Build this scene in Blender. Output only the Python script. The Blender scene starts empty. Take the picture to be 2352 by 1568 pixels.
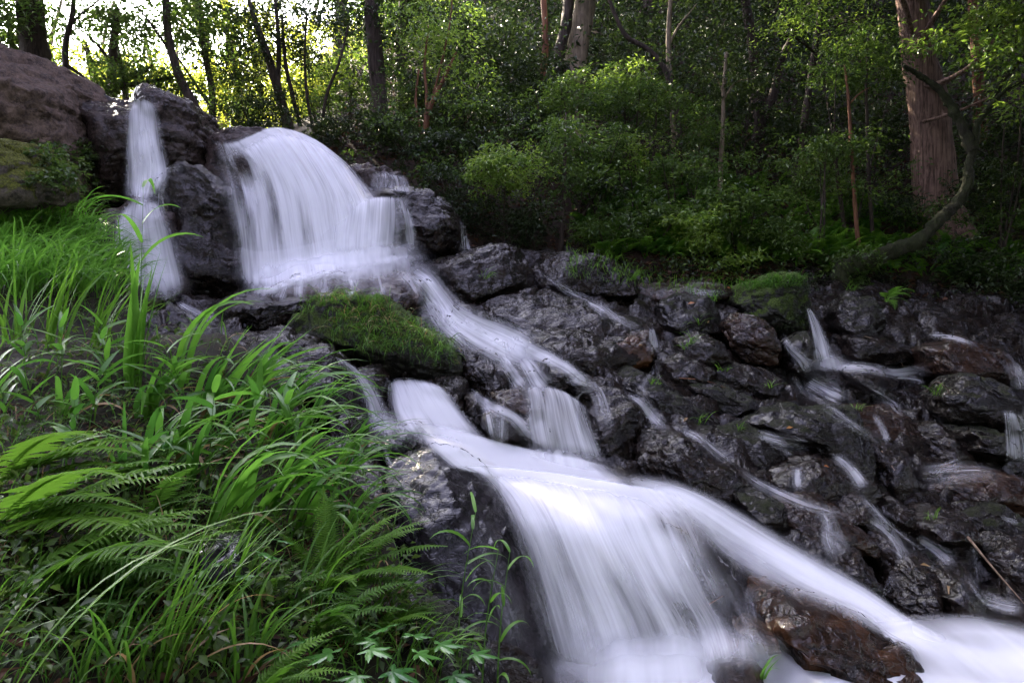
import bpy, math, random
import numpy as np
from mathutils import Vector
from mathutils.bvhtree import BVHTree

SC = bpy.context.scene
COL = SC.collection
# ---------------------------------------------------------------- camera, sky, sun, exposure
LENS = 26.0
cam_data = bpy.data.cameras.new('camera')
cam_data.lens = LENS
cam_data.sensor_width = 36.0
cam_data.clip_start = 0.05
cam_data.clip_end = 500.0
cam = bpy.data.objects.new('camera', cam_data)
COL.objects.link(cam)
cam.location = (0, 0, 0)
cam.rotation_euler = (math.radians(90), 0, 0)
SC.camera = cam

SUN_EL, SUN_AZ = math.radians(36), math.radians(-36)      # azimuth from +Y, towards -X
world = bpy.data.worlds.new('World')
SC.world = world
world.use_nodes = True
wn = world.node_tree.nodes
bg = wn['Background']
sky = wn.new('ShaderNodeTexSky')
sky.sky_type = 'NISHITA'
sky.sun_disc = False
sky.sun_elevation = SUN_EL
sky.sun_rotation = SUN_AZ
sky.dust_density = 1.6
sky.air_density = 1.0
sky.ozone_density = 1.5
hs = wn.new('ShaderNodeHueSaturation')                      # hazy, slightly clouded summer sky
hs.inputs['Saturation'].default_value = 0.58
hs.inputs['Hue'].default_value = 0.555
world.node_tree.links.new(sky.outputs[0], hs.inputs['Color'])
world.node_tree.links.new(hs.outputs[0], bg.inputs['Color'])
bg.inputs['Strength'].default_value = 0.15

sl = bpy.data.lights.new('sun', 'SUN')
sl.energy = 3.0
sl.angle = math.radians(0.5)
sl.color = (1.0, 0.87, 0.66)
sun = bpy.data.objects.new('sun', sl)
COL.objects.link(sun)
sd = Vector((math.sin(SUN_AZ) * math.cos(SUN_EL), math.cos(SUN_AZ) * math.cos(SUN_EL), math.sin(SUN_EL)))
sun.rotation_euler = sd.to_track_quat('Z', 'Y').to_euler()
sun.location = sd * 60

SC.view_settings.view_transform = 'Standard'
SC.view_settings.look = 'None'
SC.view_settings.gamma = 1.0
SC.view_settings.use_curve_mapping = False
SC.view_settings.exposure = 3.85
SC.render.engine = 'CYCLES'
SC.cycles.use_denoising = True
SC.cycles.max_bounces = 8
SC.cycles.diffuse_bounces = 3
SC.cycles.glossy_bounces = 3
SC.cycles.transmission_bounces = 3
SC.cycles.transparent_max_bounces = 24
SC.cycles.sample_clamp_indirect = 6.0
SC.cycles.caustics_reflective = False
SC.cycles.caustics_refractive = False

# ---------------------------------------------------------------- helpers
K = 36.0 / LENS / 2352.0
def P(px, py, Y):
    """A viewing direction on the photograph (2352 wide) and a real distance give a place."""
    px, py, Y = np.asarray(px, float), np.asarray(py, float), np.asarray(Y, float)
    return np.stack(np.broadcast_arrays((px - 1176) * K * Y, Y, -(py - 784) * K * Y), -1)

def _hash(ix, iy, iz, s):
    n = (ix.astype(np.int64) * 374761393 + iy.astype(np.int64) * 668265263 + iz.astype(np.int64) * 1274126177 + s * 974711) & 0xFFFFFFFF
    n = ((n ^ (n >> 13)) * 1274126177) & 0xFFFFFFFF
    n = ((n ^ (n >> 16)) * 2246822519) & 0xFFFFFFFF
    n = n ^ (n >> 15)
    return (n & 0xFFFFFF) / float(0xFFFFFF)

def vnoise(p, s=0):
    i = np.floor(p).astype(np.int64)
    f = p - i
    f = f * f * f * (f * (f * 6 - 15) + 10)
    r = 0
    for dx in (0, 1):
        for dy in (0, 1):
            for dz in (0, 1):
                w = (f[:, 0] if dx else 1 - f[:, 0]) * (f[:, 1] if dy else 1 - f[:, 1]) * (f[:, 2] if dz else 1 - f[:, 2])
                r = r + w * _hash(i[:, 0] + dx, i[:, 1] + dy, i[:, 2] + dz, s)
    return r * 2 - 1

_ROT = np.array([[0.36, 0.48, -0.8], [-0.8, 0.6, 0.0], [0.48, 0.64, 0.6]])
def fbm(p, s=0, o=4, g=0.5):
    r, a = 0, 1.0
    for k in range(o):
        r = r + a * vnoise(p, s + k)
        p = p @ _ROT * 2.03
        a *= g
    return r

def worley(p, s=0):
    """F1, F2 and a random number and tilt for the cell each point lies in."""
    i = np.floor(p).astype(np.int64)
    f1 = np.full(len(p), 9.0); f2 = np.full(len(p), 9.0)
    cid = np.zeros(len(p)); rel = np.zeros((len(p), 3))
    for dx in (-1, 0, 1):
        for dy in (-1, 0, 1):
            for dz in (-1, 0, 1):
                a, b, c = i[:, 0] + dx, i[:, 1] + dy, i[:, 2] + dz
                q = np.stack([a + _hash(a, b, c, s), b + _hash(a, b, c, s + 1), c + _hash(a, b, c, s + 2)], -1)
                d = np.sqrt(((p - q) ** 2).sum(1))
                near = d < f1
                f2 = np.where(near, f1, np.minimum(f2, d))
                f1 = np.where(near, d, f1)
                cid = np.where(near, _hash(a, b, c, s + 3), cid)
                rel = np.where(near[:, None], p - q, rel)
    return f1, f2, cid, rel

def mk(name, V, F, mat, parent=None, smooth=True, attrs=None, uv=None):
    """One mesh object out of arrays of points and faces (a list of arrays of triangles and quads)."""
    V = np.asarray(V, np.float32)
    if not isinstance(F, (list, tuple)):
        F = [F]
    F = [np.asarray(f, np.int32) for f in F if len(f)]
    me = bpy.data.meshes.new(name)
    me.vertices.add(len(V))
    off = np.zeros(3, np.float32)
    if parent is not None:
        off = np.array(parent.location, np.float32)
    me.vertices.foreach_set('co', (V - off).ravel())
    nl = sum(f.size for f in F); npoly = sum(len(f) for f in F)
    me.loops.add(nl)
    lv = np.concatenate([f.ravel() for f in F])
    me.loops.foreach_set('vertex_index', lv)
    me.polygons.add(npoly)
    tot = np.concatenate([np.full(len(f), f.shape[1], np.int32) for f in F])
    st = np.concatenate([[0], np.cumsum(tot)[:-1]]).astype(np.int32)
    me.polygons.foreach_set('loop_start', st)
    if smooth:
        me.polygons.foreach_set('use_smooth', np.ones(npoly, bool))
    me.update(calc_edges=True)
    for k, a in (attrs or {}).items():
        at = me.attributes.new(k, 'FLOAT', 'POINT')
        at.data.foreach_set('value', np.asarray(a, np.float32))
    if uv is not None:
        ul = me.uv_layers.new(name='flow')
        ul.data.foreach_set('uv', np.asarray(uv, np.float32)[lv].ravel())
    me.materials.append(mat)
    o = bpy.data.objects.new(name, me)
    COL.objects.link(o)
    if parent is not None:
        o.parent = parent
    return o

def tag(o, label=None, cat=None, group=None, kind=None):
    for k, v in (('label', label), ('category', cat), ('group', group), ('kind', kind)):
        if v:
            o[k] = v
    return o

def thing(name, label, cat, loc, group=None):
    o = bpy.data.objects.new(name, None)
    COL.objects.link(o)
    o.location = [float(c) for c in loc]
    o.empty_display_size = 0.1
    return tag(o, label, cat, group)

def rbf(pts, vals, reg=1e-3):
    """Thin-plate surface through scattered heights."""
    pts = np.asarray(pts, float); vals = np.asarray(vals, float)
    n = len(pts)
    d = np.sqrt(((pts[:, None] - pts[None]) ** 2).sum(-1))
    A = np.where(d > 0, d * d * np.log(d + 1e-12), 0) + np.eye(n) * reg
    Q = np.concatenate([np.ones((n, 1)), pts], 1)
    M = np.block([[A, Q], [Q.T, np.zeros((3, 3))]])
    w = np.linalg.solve(M, np.concatenate([vals, np.zeros(3)]))
    def f(x):
        out = np.empty(len(x))
        for i in range(0, len(x), 20000):
            y = x[i:i + 20000]
            e = np.sqrt(((y[:, None] - pts[None]) ** 2).sum(-1))
            out[i:i + 20000] = np.where(e > 0, e * e * np.log(e + 1e-12), 0) @ w[:n] + w[n] + y @ w[n + 1:]
        return out
    return f

def grid_faces(nr, nc):
    a = (np.arange(nr - 1)[:, None] * nc + np.arange(nc - 1)[None]).ravel()
    return np.stack([a, a + 1, a + nc + 1, a + nc], 1)

def catmull(pts, n):
    """n points on a Catmull-Rom curve through pts (rows of any width)."""
    p = np.asarray(pts, float)
    p = np.concatenate([[2 * p[0] - p[1]], p, [2 * p[-1] - p[-2]]])
    t = np.linspace(0, len(p) - 3 - 1e-9, n)
    i = t.astype(int); f = (t - i).reshape((-1,) + (1,) * (p.ndim - 1))
    a, b, c, d = p[i], p[i + 1], p[i + 2], p[i + 3]
    return 0.5 * (2 * b + (c - a) * f + (2 * a - 5 * b + 4 * c - d) * f ** 2 + (3 * b - a - 3 * c + d) * f ** 3)

# ---------------------------------------------------------------- materials
class NT:
    """Small wrapper that makes node graphs short to write."""
    def __init__(s, name):
        s.m = bpy.data.materials.new(name)
        s.m.use_nodes = True
        s.t = s.m.node_tree
        s.t.nodes.clear()
        s.out = s.t.nodes.new('ShaderNodeOutputMaterial')
    def n(s, kind, **kw):
        nd = s.t.nodes.new('ShaderNode' + kind)
        ins = kw.pop('ins', {})
        for k, v in kw.items():
            setattr(nd, k, v)
        for k, v in ins.items():
            s.set(nd, k, v)
        return nd
    def set(s, nd, k, v):
        sock = nd.inputs[k]
        if isinstance(v, bpy.types.NodeSocket):
            s.t.links.new(v, sock)
        elif isinstance(v, bpy.types.Node):
            s.t.links.new(v.outputs[0], sock)
        else:
            if isinstance(v, (tuple, list)) and sock.type == 'RGBA' and len(v) == 3:
                v = (*v, 1.0)
            sock.default_value = v
    def noise(s, vec, scale, detail=4, rough=0.55, dist=0.0):
        return s.n('TexNoise', ins={'Vector': vec, 'Scale': scale, 'Detail': detail, 'Roughness': rough, 'Distortion': dist}).outputs[0]
    def ramp(s, fac, a, b, ca=(0, 0, 0), cb=(1, 1, 1)):
        r = s.n('ValToRGB', ins={'Fac': fac})
        e = r.color_ramp.elements
        e[0].position, e[1].position = a, b
        e[0].color, e[1].color = (*ca, 1), (*cb, 1)
        return r.outputs[0]
    def mix(s, fac, a, b):
        r = s.n('Mix', data_type='RGBA')
        s.set(r, 0, fac); s.set(r, 6, a); s.set(r, 7, b)
        return r.outputs[2]
    def math(s, op, a, b=None, c=None, clamp=False):
        r = s.n('Math', operation=op, use_clamp=clamp)
        s.set(r, 0, a)
        if b is not None: s.set(r, 1, b)
        if c is not None: s.set(r, 2, c)
        return r.outputs[0]
    def pos(s, scale=(1, 1, 1)):
        g = s.n('NewGeometry')
        mp = s.n('Mapping', ins={'Vector': g.outputs['Position'], 'Scale': scale})
        return mp.outputs[0]
    def attr(s, name):
        return s.n('Attribute', attribute_name=name).outputs['Fac']
    def done(s, shader):
        s.t.links.new(shader, s.out.inputs[0])
        return s.m

def rock_mat(name, dark, brown, rust=0.0, moss=0.0, moss_col=(0.035, 0.05, 0.008), rough=(0.08, 0.34), wet=1.0, bump=1.0):
    n = NT(name)
    p = n.pos()
    big = n.noise(p, 2.3, 6, 0.6)
    mid = n.noise(p, 9.0, 6, 0.65, 0.4)
    fine = n.noise(p, 42.0, 5, 0.7)
    col = n.mix(n.ramp(mid, 0.38, 0.66), dark, brown)
    col = n.mix(n.math('MULTIPLY', n.ramp(fine, 0.45, 0.75), 0.45), col, tuple(min(1, 2.2 * c) for c in brown))
    if rust:
        col = n.mix(n.math('MULTIPLY', n.ramp(big, 0.48, 0.64), rust), col, (0.13, 0.050, 0.016))
    ro = n.math('MULTIPLY_ADD', n.ramp(mid, 0.3, 0.7), rough[1] - rough[0], rough[0])
    g = n.n('NewGeometry')
    if moss:
        sep = n.n('SeparateXYZ', ins={'Vector': g.outputs['Normal']})
        up = n.math('MULTIPLY_ADD', sep.outputs[2], 0.45, 0.25)
        mm = n.math('ADD', n.math('MULTIPLY', n.math('ADD', up, n.math('MULTIPLY_ADD', mid, 1.5, -0.75)), 1.0), moss - 0.75)
        mk_ = n.ramp(mm, 0.30, 0.50)
        tuft = n.noise(p, 75.0, 3, 0.6)
        mc = n.mix(n.ramp(tuft, 0.35, 0.68), tuple(c * 0.35 for c in moss_col), tuple(c * 1.9 for c in moss_col))
        col = n.mix(mk_, col, mc)
        ro = n.mix(mk_, ro, (0.92, 0.92, 0.92))
        hm = n.math('MULTIPLY', mk_, n.math('MULTIPLY_ADD', tuft, 0.030, 0.006))
    # relief: creases, ripples and fine grain
    vo = n.n('TexVoronoi', feature='DISTANCE_TO_EDGE', ins={'Vector': n.n('VectorMath', operation='ADD', ins={0: p, 1: n.n('VectorMath', operation='SCALE', ins={0: n.n('TexNoise', ins={'Vector': p, 'Scale': 5.0, 'Detail': 3}).outputs[1], 'Scale': 0.25}).outputs[0]}).outputs[0], 'Scale': 4.5})
    rg = n.n('TexNoise', noise_type='RIDGED_MULTIFRACTAL', normalize=True, ins={'Vector': n.pos((1, 1, 1.6)), 'Scale': 4.2, 'Detail': 5, 'Roughness': 0.62, 'Lacunarity': 2.1, 'Offset': 0.9, 'Gain': 2.0, 'Distortion': 0.35})
    rid = n.noise(p, 19.0, 5, 0.58, 0.6)
    h = n.math('ADD', n.math('MULTIPLY', rid, 0.012 * bump), n.math('MULTIPLY', fine, 0.0012))
    h = n.math('ADD', h, n.math('MULTIPLY', rg.outputs[0], -0.012 * bump))
    h = n.math('ADD', h, n.math('MULTIPLY', n.math('MINIMUM', vo.outputs[0], 0.02), 0.10))
    if moss:
        h = n.math('ADD', h, hm)
    b = n.n('Bump', ins={'Height': h, 'Strength': 0.8, 'Distance': 1.0})
    bs = n.n('BsdfPrincipled', ins={'Base Color': col, 'Roughness': ro, 'Normal': b.outputs[0], 'Specular IOR Level': 0.19 + 0.08 * wet})
    return n.done(bs.outputs[0])

M = {}
M['wet'] = rock_mat('wet_dark_rock', (0.003, 0.0026, 0.0026), (0.016, 0.011, 0.008), rough=(0.06, 0.22))
M['wetbrown'] = rock_mat('wet_brown_rock', (0.004, 0.003, 0.0026), (0.026, 0.015, 0.010), rust=0.10, rough=(0.06, 0.24))
M['rust'] = rock_mat('wet_rusty_rock', (0.004, 0.003, 0.0022), (0.022, 0.011, 0.006), rust=0.34, rough=(0.06, 0.22))
M['grey'] = rock_mat('wet_grey_rock', (0.005, 0.0045, 0.005), (0.022, 0.019, 0.020), rough=(0.10, 0.24), bump=0.45)
M['dry'] = rock_mat('dry_brown_rock', (0.030, 0.021, 0.016), (0.125, 0.088, 0.066), rough=(0.6, 0.9), wet=0, moss=0.30, moss_col=(0.024, 0.030, 0.008))
M['cliff'] = rock_mat('damp_brown_cliff', (0.008, 0.006, 0.0055), (0.046, 0.032, 0.026), rough=(0.12, 0.45), wet=0.6)
M['mossy'] = rock_mat('mossy_dark_rock', (0.003, 0.0026, 0.0024), (0.012, 0.009, 0.007), moss=0.50, moss_col=(0.012, 0.015, 0.003), rough=(0.07, 0.26))
M['halfmoss'] = rock_mat('part_mossy_rock', (0.003, 0.0026, 0.0026), (0.016, 0.011, 0.008), moss=0.32, moss_col=(0.012, 0.015, 0.0035), rough=(0.06, 0.24))
M['moss'] = rock_mat('thick_moss_rock', (0.004, 0.004, 0.003), (0.014, 0.012, 0.008), moss=0.80, moss_col=(0.032, 0.050, 0.006), rough=(0.3, 0.6))
M['goldmoss'] = rock_mat('golden_moss_rock', (0.030, 0.025, 0.020), (0.13, 0.105, 0.085), moss=0.86, moss_col=(0.058, 0.064, 0.008), rough=(0.6, 0.9), wet=0)

def water_mat(name, freq, contrast, lo=0.30, hi=0.70, base=(0.90, 0.90, 0.92)):
    """Silky moving water: white threads along the flow, thinner and clearer between them."""
    n = NT(name)
    uvn = n.n('UVMap', uv_map='flow').outputs[0]
    s = None
    for (su, sv, w) in freq:
        mp = n.n('Mapping', ins={'Vector': uvn, 'Scale': (su, sv, 1)})
        k = n.math('MULTIPLY', n.noise(mp.outputs[0], 1.0, 2, 0.5, 0.25), w)
        s = k if s is None else n.math('ADD', s, k)
    t = n.n('MapRange', clamp=True, ins={0: s, 1: lo, 2: hi, 3: -0.5, 4: 0.5}).outputs[0]
    body = n.attr('body')
    edge = n.attr('edge')
    # body: how dense the veil is; toward its edges it thins out and only threads remain
    e2 = n.math('POWER', edge, 0.6)
    a = n.math('MULTIPLY_ADD', n.math('MULTIPLY', t, contrast), e2, n.math('MULTIPLY', body, edge))
    a = n.n('MapRange', interpolation_type='SMOOTHSTEP', ins={0: a, 1: 0.0, 2: 1.0}).outputs[0]
    a = n.math('MULTIPLY', a, 0.97, clamp=True)
    dif = n.n('BsdfDiffuse', ins={'Color': base, 'Roughness': 0.6})
    trl = n.n('BsdfTranslucent', ins={'Color': base})
    mx = n.n('MixShader', ins={0: 0.42, 1: dif.outputs[0], 2: trl.outputs[0]})
    tr = n.n('BsdfTransparent')
    fin = n.n('MixShader', ins={0: a, 1: tr.outputs[0], 2: mx.outputs[0]})
    return n.done(fin.outputs[0])

M['fall'] = water_mat('silky_falling_water', [(1.8, 0.5, 0.38), (7, 0.8, 0.28), (20, 1.1, 0.20), (60, 1.3, 0.14)], 1.25)
M['foam'] = water_mat('silky_foam_water', [(1.6, 0.7, 0.42), (4.5, 1.0, 0.34), (14, 1.4, 0.24)], 0.75)

def leaf_mat(name, c0, c1, trans=0.35, rough=0.35, tcol=None, spec=0.5):
    n = NT(name)
    t = n.attr('tint')
    col = n.mix(t, c0, c1)
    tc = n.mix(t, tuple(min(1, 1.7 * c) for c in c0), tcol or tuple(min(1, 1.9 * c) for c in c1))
    pr = n.n('BsdfPrincipled', ins={'Base Color': col, 'Roughness': rough, 'Specular IOR Level': spec})
    tl = n.n('BsdfTranslucent', ins={'Color': tc})
    mx = n.n('MixShader', ins={0: trans, 1: pr.outputs[0], 2: tl.outputs[0]})
    return n.done(mx.outputs[0])

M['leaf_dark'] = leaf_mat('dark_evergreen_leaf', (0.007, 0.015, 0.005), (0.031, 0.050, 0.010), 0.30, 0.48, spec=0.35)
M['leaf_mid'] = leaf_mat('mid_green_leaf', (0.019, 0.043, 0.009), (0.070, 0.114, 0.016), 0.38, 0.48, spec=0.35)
M['leaf_light'] = leaf_mat('yellow_green_leaf', (0.048, 0.105, 0.014), (0.150, 0.210, 0.026), 0.48, 0.38)  # light leaf green; sunshine on the lit shrubs is put into this colour
M['leaf_glow'] = leaf_mat('backlit_leaf', (0.10, 0.15, 0.02), (0.26, 0.27, 0.03), 0.65, 0.45)  # backlight through the valley crowns is put into this bright yellow
M['grass'] = leaf_mat('grass_blade', (0.030, 0.090, 0.010), (0.105, 0.225, 0.020), 0.42, 0.42, spec=0.25)
M['broad'] = leaf_mat('broad_grass_leaf', (0.034, 0.110, 0.014), (0.108, 0.250, 0.026), 0.42, 0.36, spec=0.3)
M['fern'] = leaf_mat('fern_frond', (0.028, 0.088, 0.010), (0.100, 0.205, 0.018), 0.40, 0.5, spec=0.2)
M['bramble'] = leaf_mat('lobed_leaf', (0.030, 0.125, 0.022), (0.080, 0.220, 0.034), 0.35, 0.28)
M['litter'] = leaf_mat('dead_leaf', (0.020, 0.009, 0.006), (0.105, 0.050, 0.026), 0.15, 0.7, spec=0.2)
M['orange'] = leaf_mat('orange_dead_leaf', (0.30, 0.09, 0.02), (0.42, 0.20, 0.06), 0.2, 0.5)
M['dryblade'] = leaf_mat('dry_blade', (0.10, 0.055, 0.02), (0.30, 0.19, 0.08), 0.25, 0.6)

def bark_mat(name, a, b, zs=0.12, scale=30, bump=0.03, moss=0.0):
    n = NT(name)
    p = n.pos((1, 1, zs))
    f = n.noise(p, scale, 5, 0.62, 0.6)
    q = n.noise(n.pos(), 5.0, 4, 0.6)
    col = n.mix(n.ramp(f, 0.35, 0.66), a, b)
    col = n.mix(n.math('MULTIPLY', n.ramp(q, 0.45, 0.7), 0.5), col, tuple(0.55 * c for c in a))
    if moss:
        mz = n.noise(n.pos(), 60, 3, 0.6)
        mc = n.mix(n.ramp(mz, 0.35, 0.65), (0.006, 0.009, 0.002), (0.032, 0.042, 0.006))
        col = n.mix(n.math('MULTIPLY', n.ramp(q, 0.30, 0.55), moss), col, mc)
    bm = n.n('Bump', ins={'Height': f, 'Strength': 0.9, 'Distance': bump})
    bs = n.n('BsdfPrincipled', ins={'Base Color': col, 'Roughness': 0.85, 'Normal': bm.outputs[0], 'Specular IOR Level': 0.25})
    return n.done(bs.outputs[0])
M['cedar'] = bark_mat('cedar_bark', (0.070, 0.040, 0.030), (0.31, 0.195, 0.150), 0.05, 38, 0.045)
M['bark'] = bark_mat('dark_bark', (0.018, 0.012, 0.009), (0.062, 0.044, 0.032))
M['paleb'] = bark_mat('pale_bark', (0.10, 0.075, 0.050), (0.24, 0.185, 0.125), 0.10, 24, 0.02)
M['redb'] = bark_mat('reddish_bark', (0.060, 0.026, 0.014), (0.19, 0.085, 0.045), 0.10, 26, 0.02)  # reddish bark; on two trees the colour stands for orange sunlight
M['mossb'] = bark_mat('mossy_bark', (0.008, 0.006, 0.004), (0.030, 0.024, 0.015), 0.3, 22, 0.04, moss=0.7)
M['twig'] = bark_mat('dry_twig', (0.14, 0.09, 0.06), (0.36, 0.25, 0.17), 0.3, 40, 0.005)

def soil_mat(name, c):
    n = NT(name)
    p = n.pos()
    a = n.noise(p, 6, 6, 0.65)
    b2 = n.noise(p, 45, 4, 0.7)
    col = n.mix(n.ramp(a, 0.35, 0.65), c[0], c[1])
    col = n.mix(n.ramp(b2, 0.5, 0.72), col, c[2])
    h = n.math('ADD', n.math('MULTIPLY', a, 0.06), n.math('MULTIPLY', b2, 0.03))
    bm = n.n('Bump', ins={'Height': h, 'Strength': 0.9})
    bs = n.n('BsdfPrincipled', ins={'Base Color': col, 'Roughness': 0.92, 'Normal': bm.outputs[0], 'Specular IOR Level': 0.2})
    return n.done(bs.outputs[0])
M['soil'] = soil_mat('forest_soil', ((0.008, 0.006, 0.0045), (0.024, 0.014, 0.009), (0.055, 0.030, 0.018)))
M['banksoil'] = soil_mat('bank_soil', ((0.008, 0.007, 0.005), (0.022, 0.017, 0.010), (0.035, 0.032, 0.012)))
# ---------------------------------------------------------------- stream bed (one sheet of rock)
SOLID_V, SOLID_F, _nv = [], [], 0
def solid(V, F):
    """Remember a surface so that water and plants can be laid on it."""
    global _nv
    F = np.asarray(F)
    if F.shape[1] == 4:
        F = np.concatenate([F[:, [0, 1, 2]], F[:, [0, 2, 3]]])
    SOLID_V.append(V); SOLID_F.append(F + _nv); _nv += len(V)

BED = [  # px, py, distance
    (620, 690, 8.0), (900, 640, 8.3), (760, 640, 8.6), (1050, 660, 8.2), (1250, 700, 8.2), (1000, 720, 7.4), (1100, 760, 7.2),
    (1450, 690, 8.6), (1700, 690, 8.8), (1900, 690, 9.0), (1350, 610, 9.2), (1100, 590, 9.2), (1650, 650, 9.4), (1950, 720, 8.8),
    (1250, 800, 7.0), (1450, 790, 7.2), (1650, 810, 7.5), (1850, 880, 7.6), (2050, 870, 7.8), (2250, 800, 8.0), (2350, 740, 8.6),
    (1150, 880, 6.3), (1350, 900, 6.2), (1550, 930, 6.4), (1750, 950, 6.4), (1950, 960, 6.7), (2150, 950, 6.9), (2350, 930, 7.3),
    (1300, 1000, 5.6), (1500, 1030, 5.6), (1700, 1080, 5.6), (1900, 1110, 5.6), (2100, 1110, 5.8), (2300, 1080, 6.2),
    (1000, 960, 5.6), (1050, 1060, 5.0), (1250, 1110, 4.75), (1450, 1130, 4.7), (1600, 1180, 4.75), (1800, 1240, 4.85), (2000, 1240, 5.0), (2200, 1240, 5.2), (2400, 1230, 5.4),
    (1300, 1230, 4.25), (1500, 1260, 4.3), (1700, 1330, 4.4), (1900, 1370, 4.5), (2100, 1390, 4.55), (2350, 1400, 4.6),
    (1300, 1500, 3.85), (1550, 1500, 3.9), (1800, 1480, 3.95), (2100, 1500, 4.0), (2350, 1520, 3.95), (1400, 1640, 3.3), (1900, 1660, 3.3), (2400, 1660, 3.3),
    (900, 940, 5.7), (830, 1000, 5.0), (780, 880, 5.4), (700, 780, 6.2), (900, 850, 6.2), (600, 740, 6.8), (450, 700, 7.2), (350, 680, 7.6), (300, 600, 8.4), (500, 640, 8.6),
    (900, 1100, 4.4), (1000, 1250, 3.9), (1150, 1400, 3.5), (1150, 1600, 3.1), (2700, 900, 7.2), (2700, 1200, 5.5), (2700, 1500, 4.2), (2650, 700, 9), (200, 560, 9.0), (0, 520, 9.5),
]
BED = [(a, b, c * 1.05) if (900 < a < 1700 and 940 < b < 1270) or (1290 < a < 2100 and 1230 <= b) else (a, b, c) for a, b, c in BED]   # deeper where the water runs
bp = P(*np.array(BED).T)
_bed = rbf(bp[:, :2], bp[:, 2] - 0.10, 5e-3)
def bed_base(xy):
    return _bed(xy)
gx = np.arange(-5.0, 7.2, 0.024); gy = np.arange(2.6, 9.9, 0.024)
GX, GY = np.meshgrid(gx, gy)
xy = np.stack([GX.ravel(), GY.ravel()], 1)
z = bed_base(xy)
q = np.stack([xy[:, 0], xy[:, 1], z * 1.0], 1)
hh = z + 0.22 * xy[:, 0] + 0.16 * fbm(q * 1.3, 43, 3)                 # dipping ledges
kk = hh / 0.19; ff = kk - np.floor(kk); sm = np.clip((ff - 0.55) / 0.45, 0, 1); sm = sm * sm * (3 - 2 * sm)
z = z + 0.75 * (0.19 * (np.floor(kk) + sm) - hh) + 0.08
wq = q + 0.10 * np.stack([fbm(q * 2.2, 11, 3), fbm(q * 2.2, 14, 3), fbm(q * 2.2, 17, 3)], 1)
f1, f2, cid, rel = worley(wq * np.array([1.9, 1.9, 1.6]) + 5.3, 21)
ta = cid * 6.283 * 7
z = z + 0.11 * (cid - 0.5) + 0.14 * (rel[:, 0] * np.cos(ta) + rel[:, 1] * np.sin(ta)) + 0.03 * np.minimum(f2 - f1, 0.35) / 0.35
f1, f2, cid, rel = worley(wq * np.array([5.5, 5.5, 5.0]) + 1.7, 31)
ta = cid * 6.283 * 5
z = z + 0.02 * (cid - 0.5) + 0.03 * (rel[:, 0] * np.cos(ta) + rel[:, 1] * np.sin(ta)) + 0.008 * np.minimum(f2 - f1, 0.3) / 0.3
z = z + 0.012 * fbm(q * 9, 41, 3)
bedV = np.concatenate([xy, z[:, None]], 1)
bedF = grid_faces(len(gy), len(gx))
tag(mk('rocky_stream_bed', bedV, bedF, M['halfmoss']), kind='structure')
solid(bedV, bedF)

# ---------------------------------------------------------------- boulders
import bmesh
def ico(sub):
    bm = bmesh.new()
    bmesh.ops.create_icosphere(bm, subdivisions=sub, radius=1.0)
    V = np.array([v.co[:] for v in bm.verts]); F = np.array([[v.index for v in f.verts] for f in bm.faces])
    bm.free()
    return V / np.linalg.norm(V, axis=1)[:, None], F
ICO = {s: ico(s) for s in (4, 5, 6)}

def outline_radius(pts, th):
    """Distance from the outline's middle to its edge in each direction."""
    c = pts.mean(0)
    a, b = pts - c, np.roll(pts, -1, 0) - c
    ts = np.linspace(-np.pi, np.pi, 360, endpoint=False)
    d = np.stack([np.cos(ts), np.sin(ts)], 1)
    R = np.zeros(360)
    for p0, p1 in zip(a, b):
        e = p1 - p0
        den = d[:, 0] * e[1] - d[:, 1] * e[0]
        den = np.where(np.abs(den) < 1e-9, 1e-9, den)
        t = (p0[0] * e[1] - p0[1] * e[0]) / den
        u = (p0[0] * d[:, 1] - p0[1] * d[:, 0]) / den
        R = np.where((t > 0) & (u >= -1e-6) & (u <= 1 + 1e-6), np.maximum(R, t), R)
    R = np.where(R <= 0, np.abs(a).mean(), R)
    k = np.exp(-0.5 * (np.arange(-9, 10) / 3.2) ** 2); k /= k.sum()
    R = np.convolve(np.concatenate([R[-9:], R, R[:9]]), k, 'valid')
    return np.interp(th, np.append(ts, np.pi), np.append(R, R[0])), c

def vnormals(V, F):
    n = np.cross(V[F[:, 1]] - V[F[:, 0]], V[F[:, 2]] - V[F[:, 0]])
    N = np.zeros_like(V)
    for k in range(3):
        for c in range(3):
            N[:, c] += np.bincount(F[:, k], weights=n[:, c], minlength=len(V))
    return N / (np.linalg.norm(N, axis=1)[:, None] + 1e-12)

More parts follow.
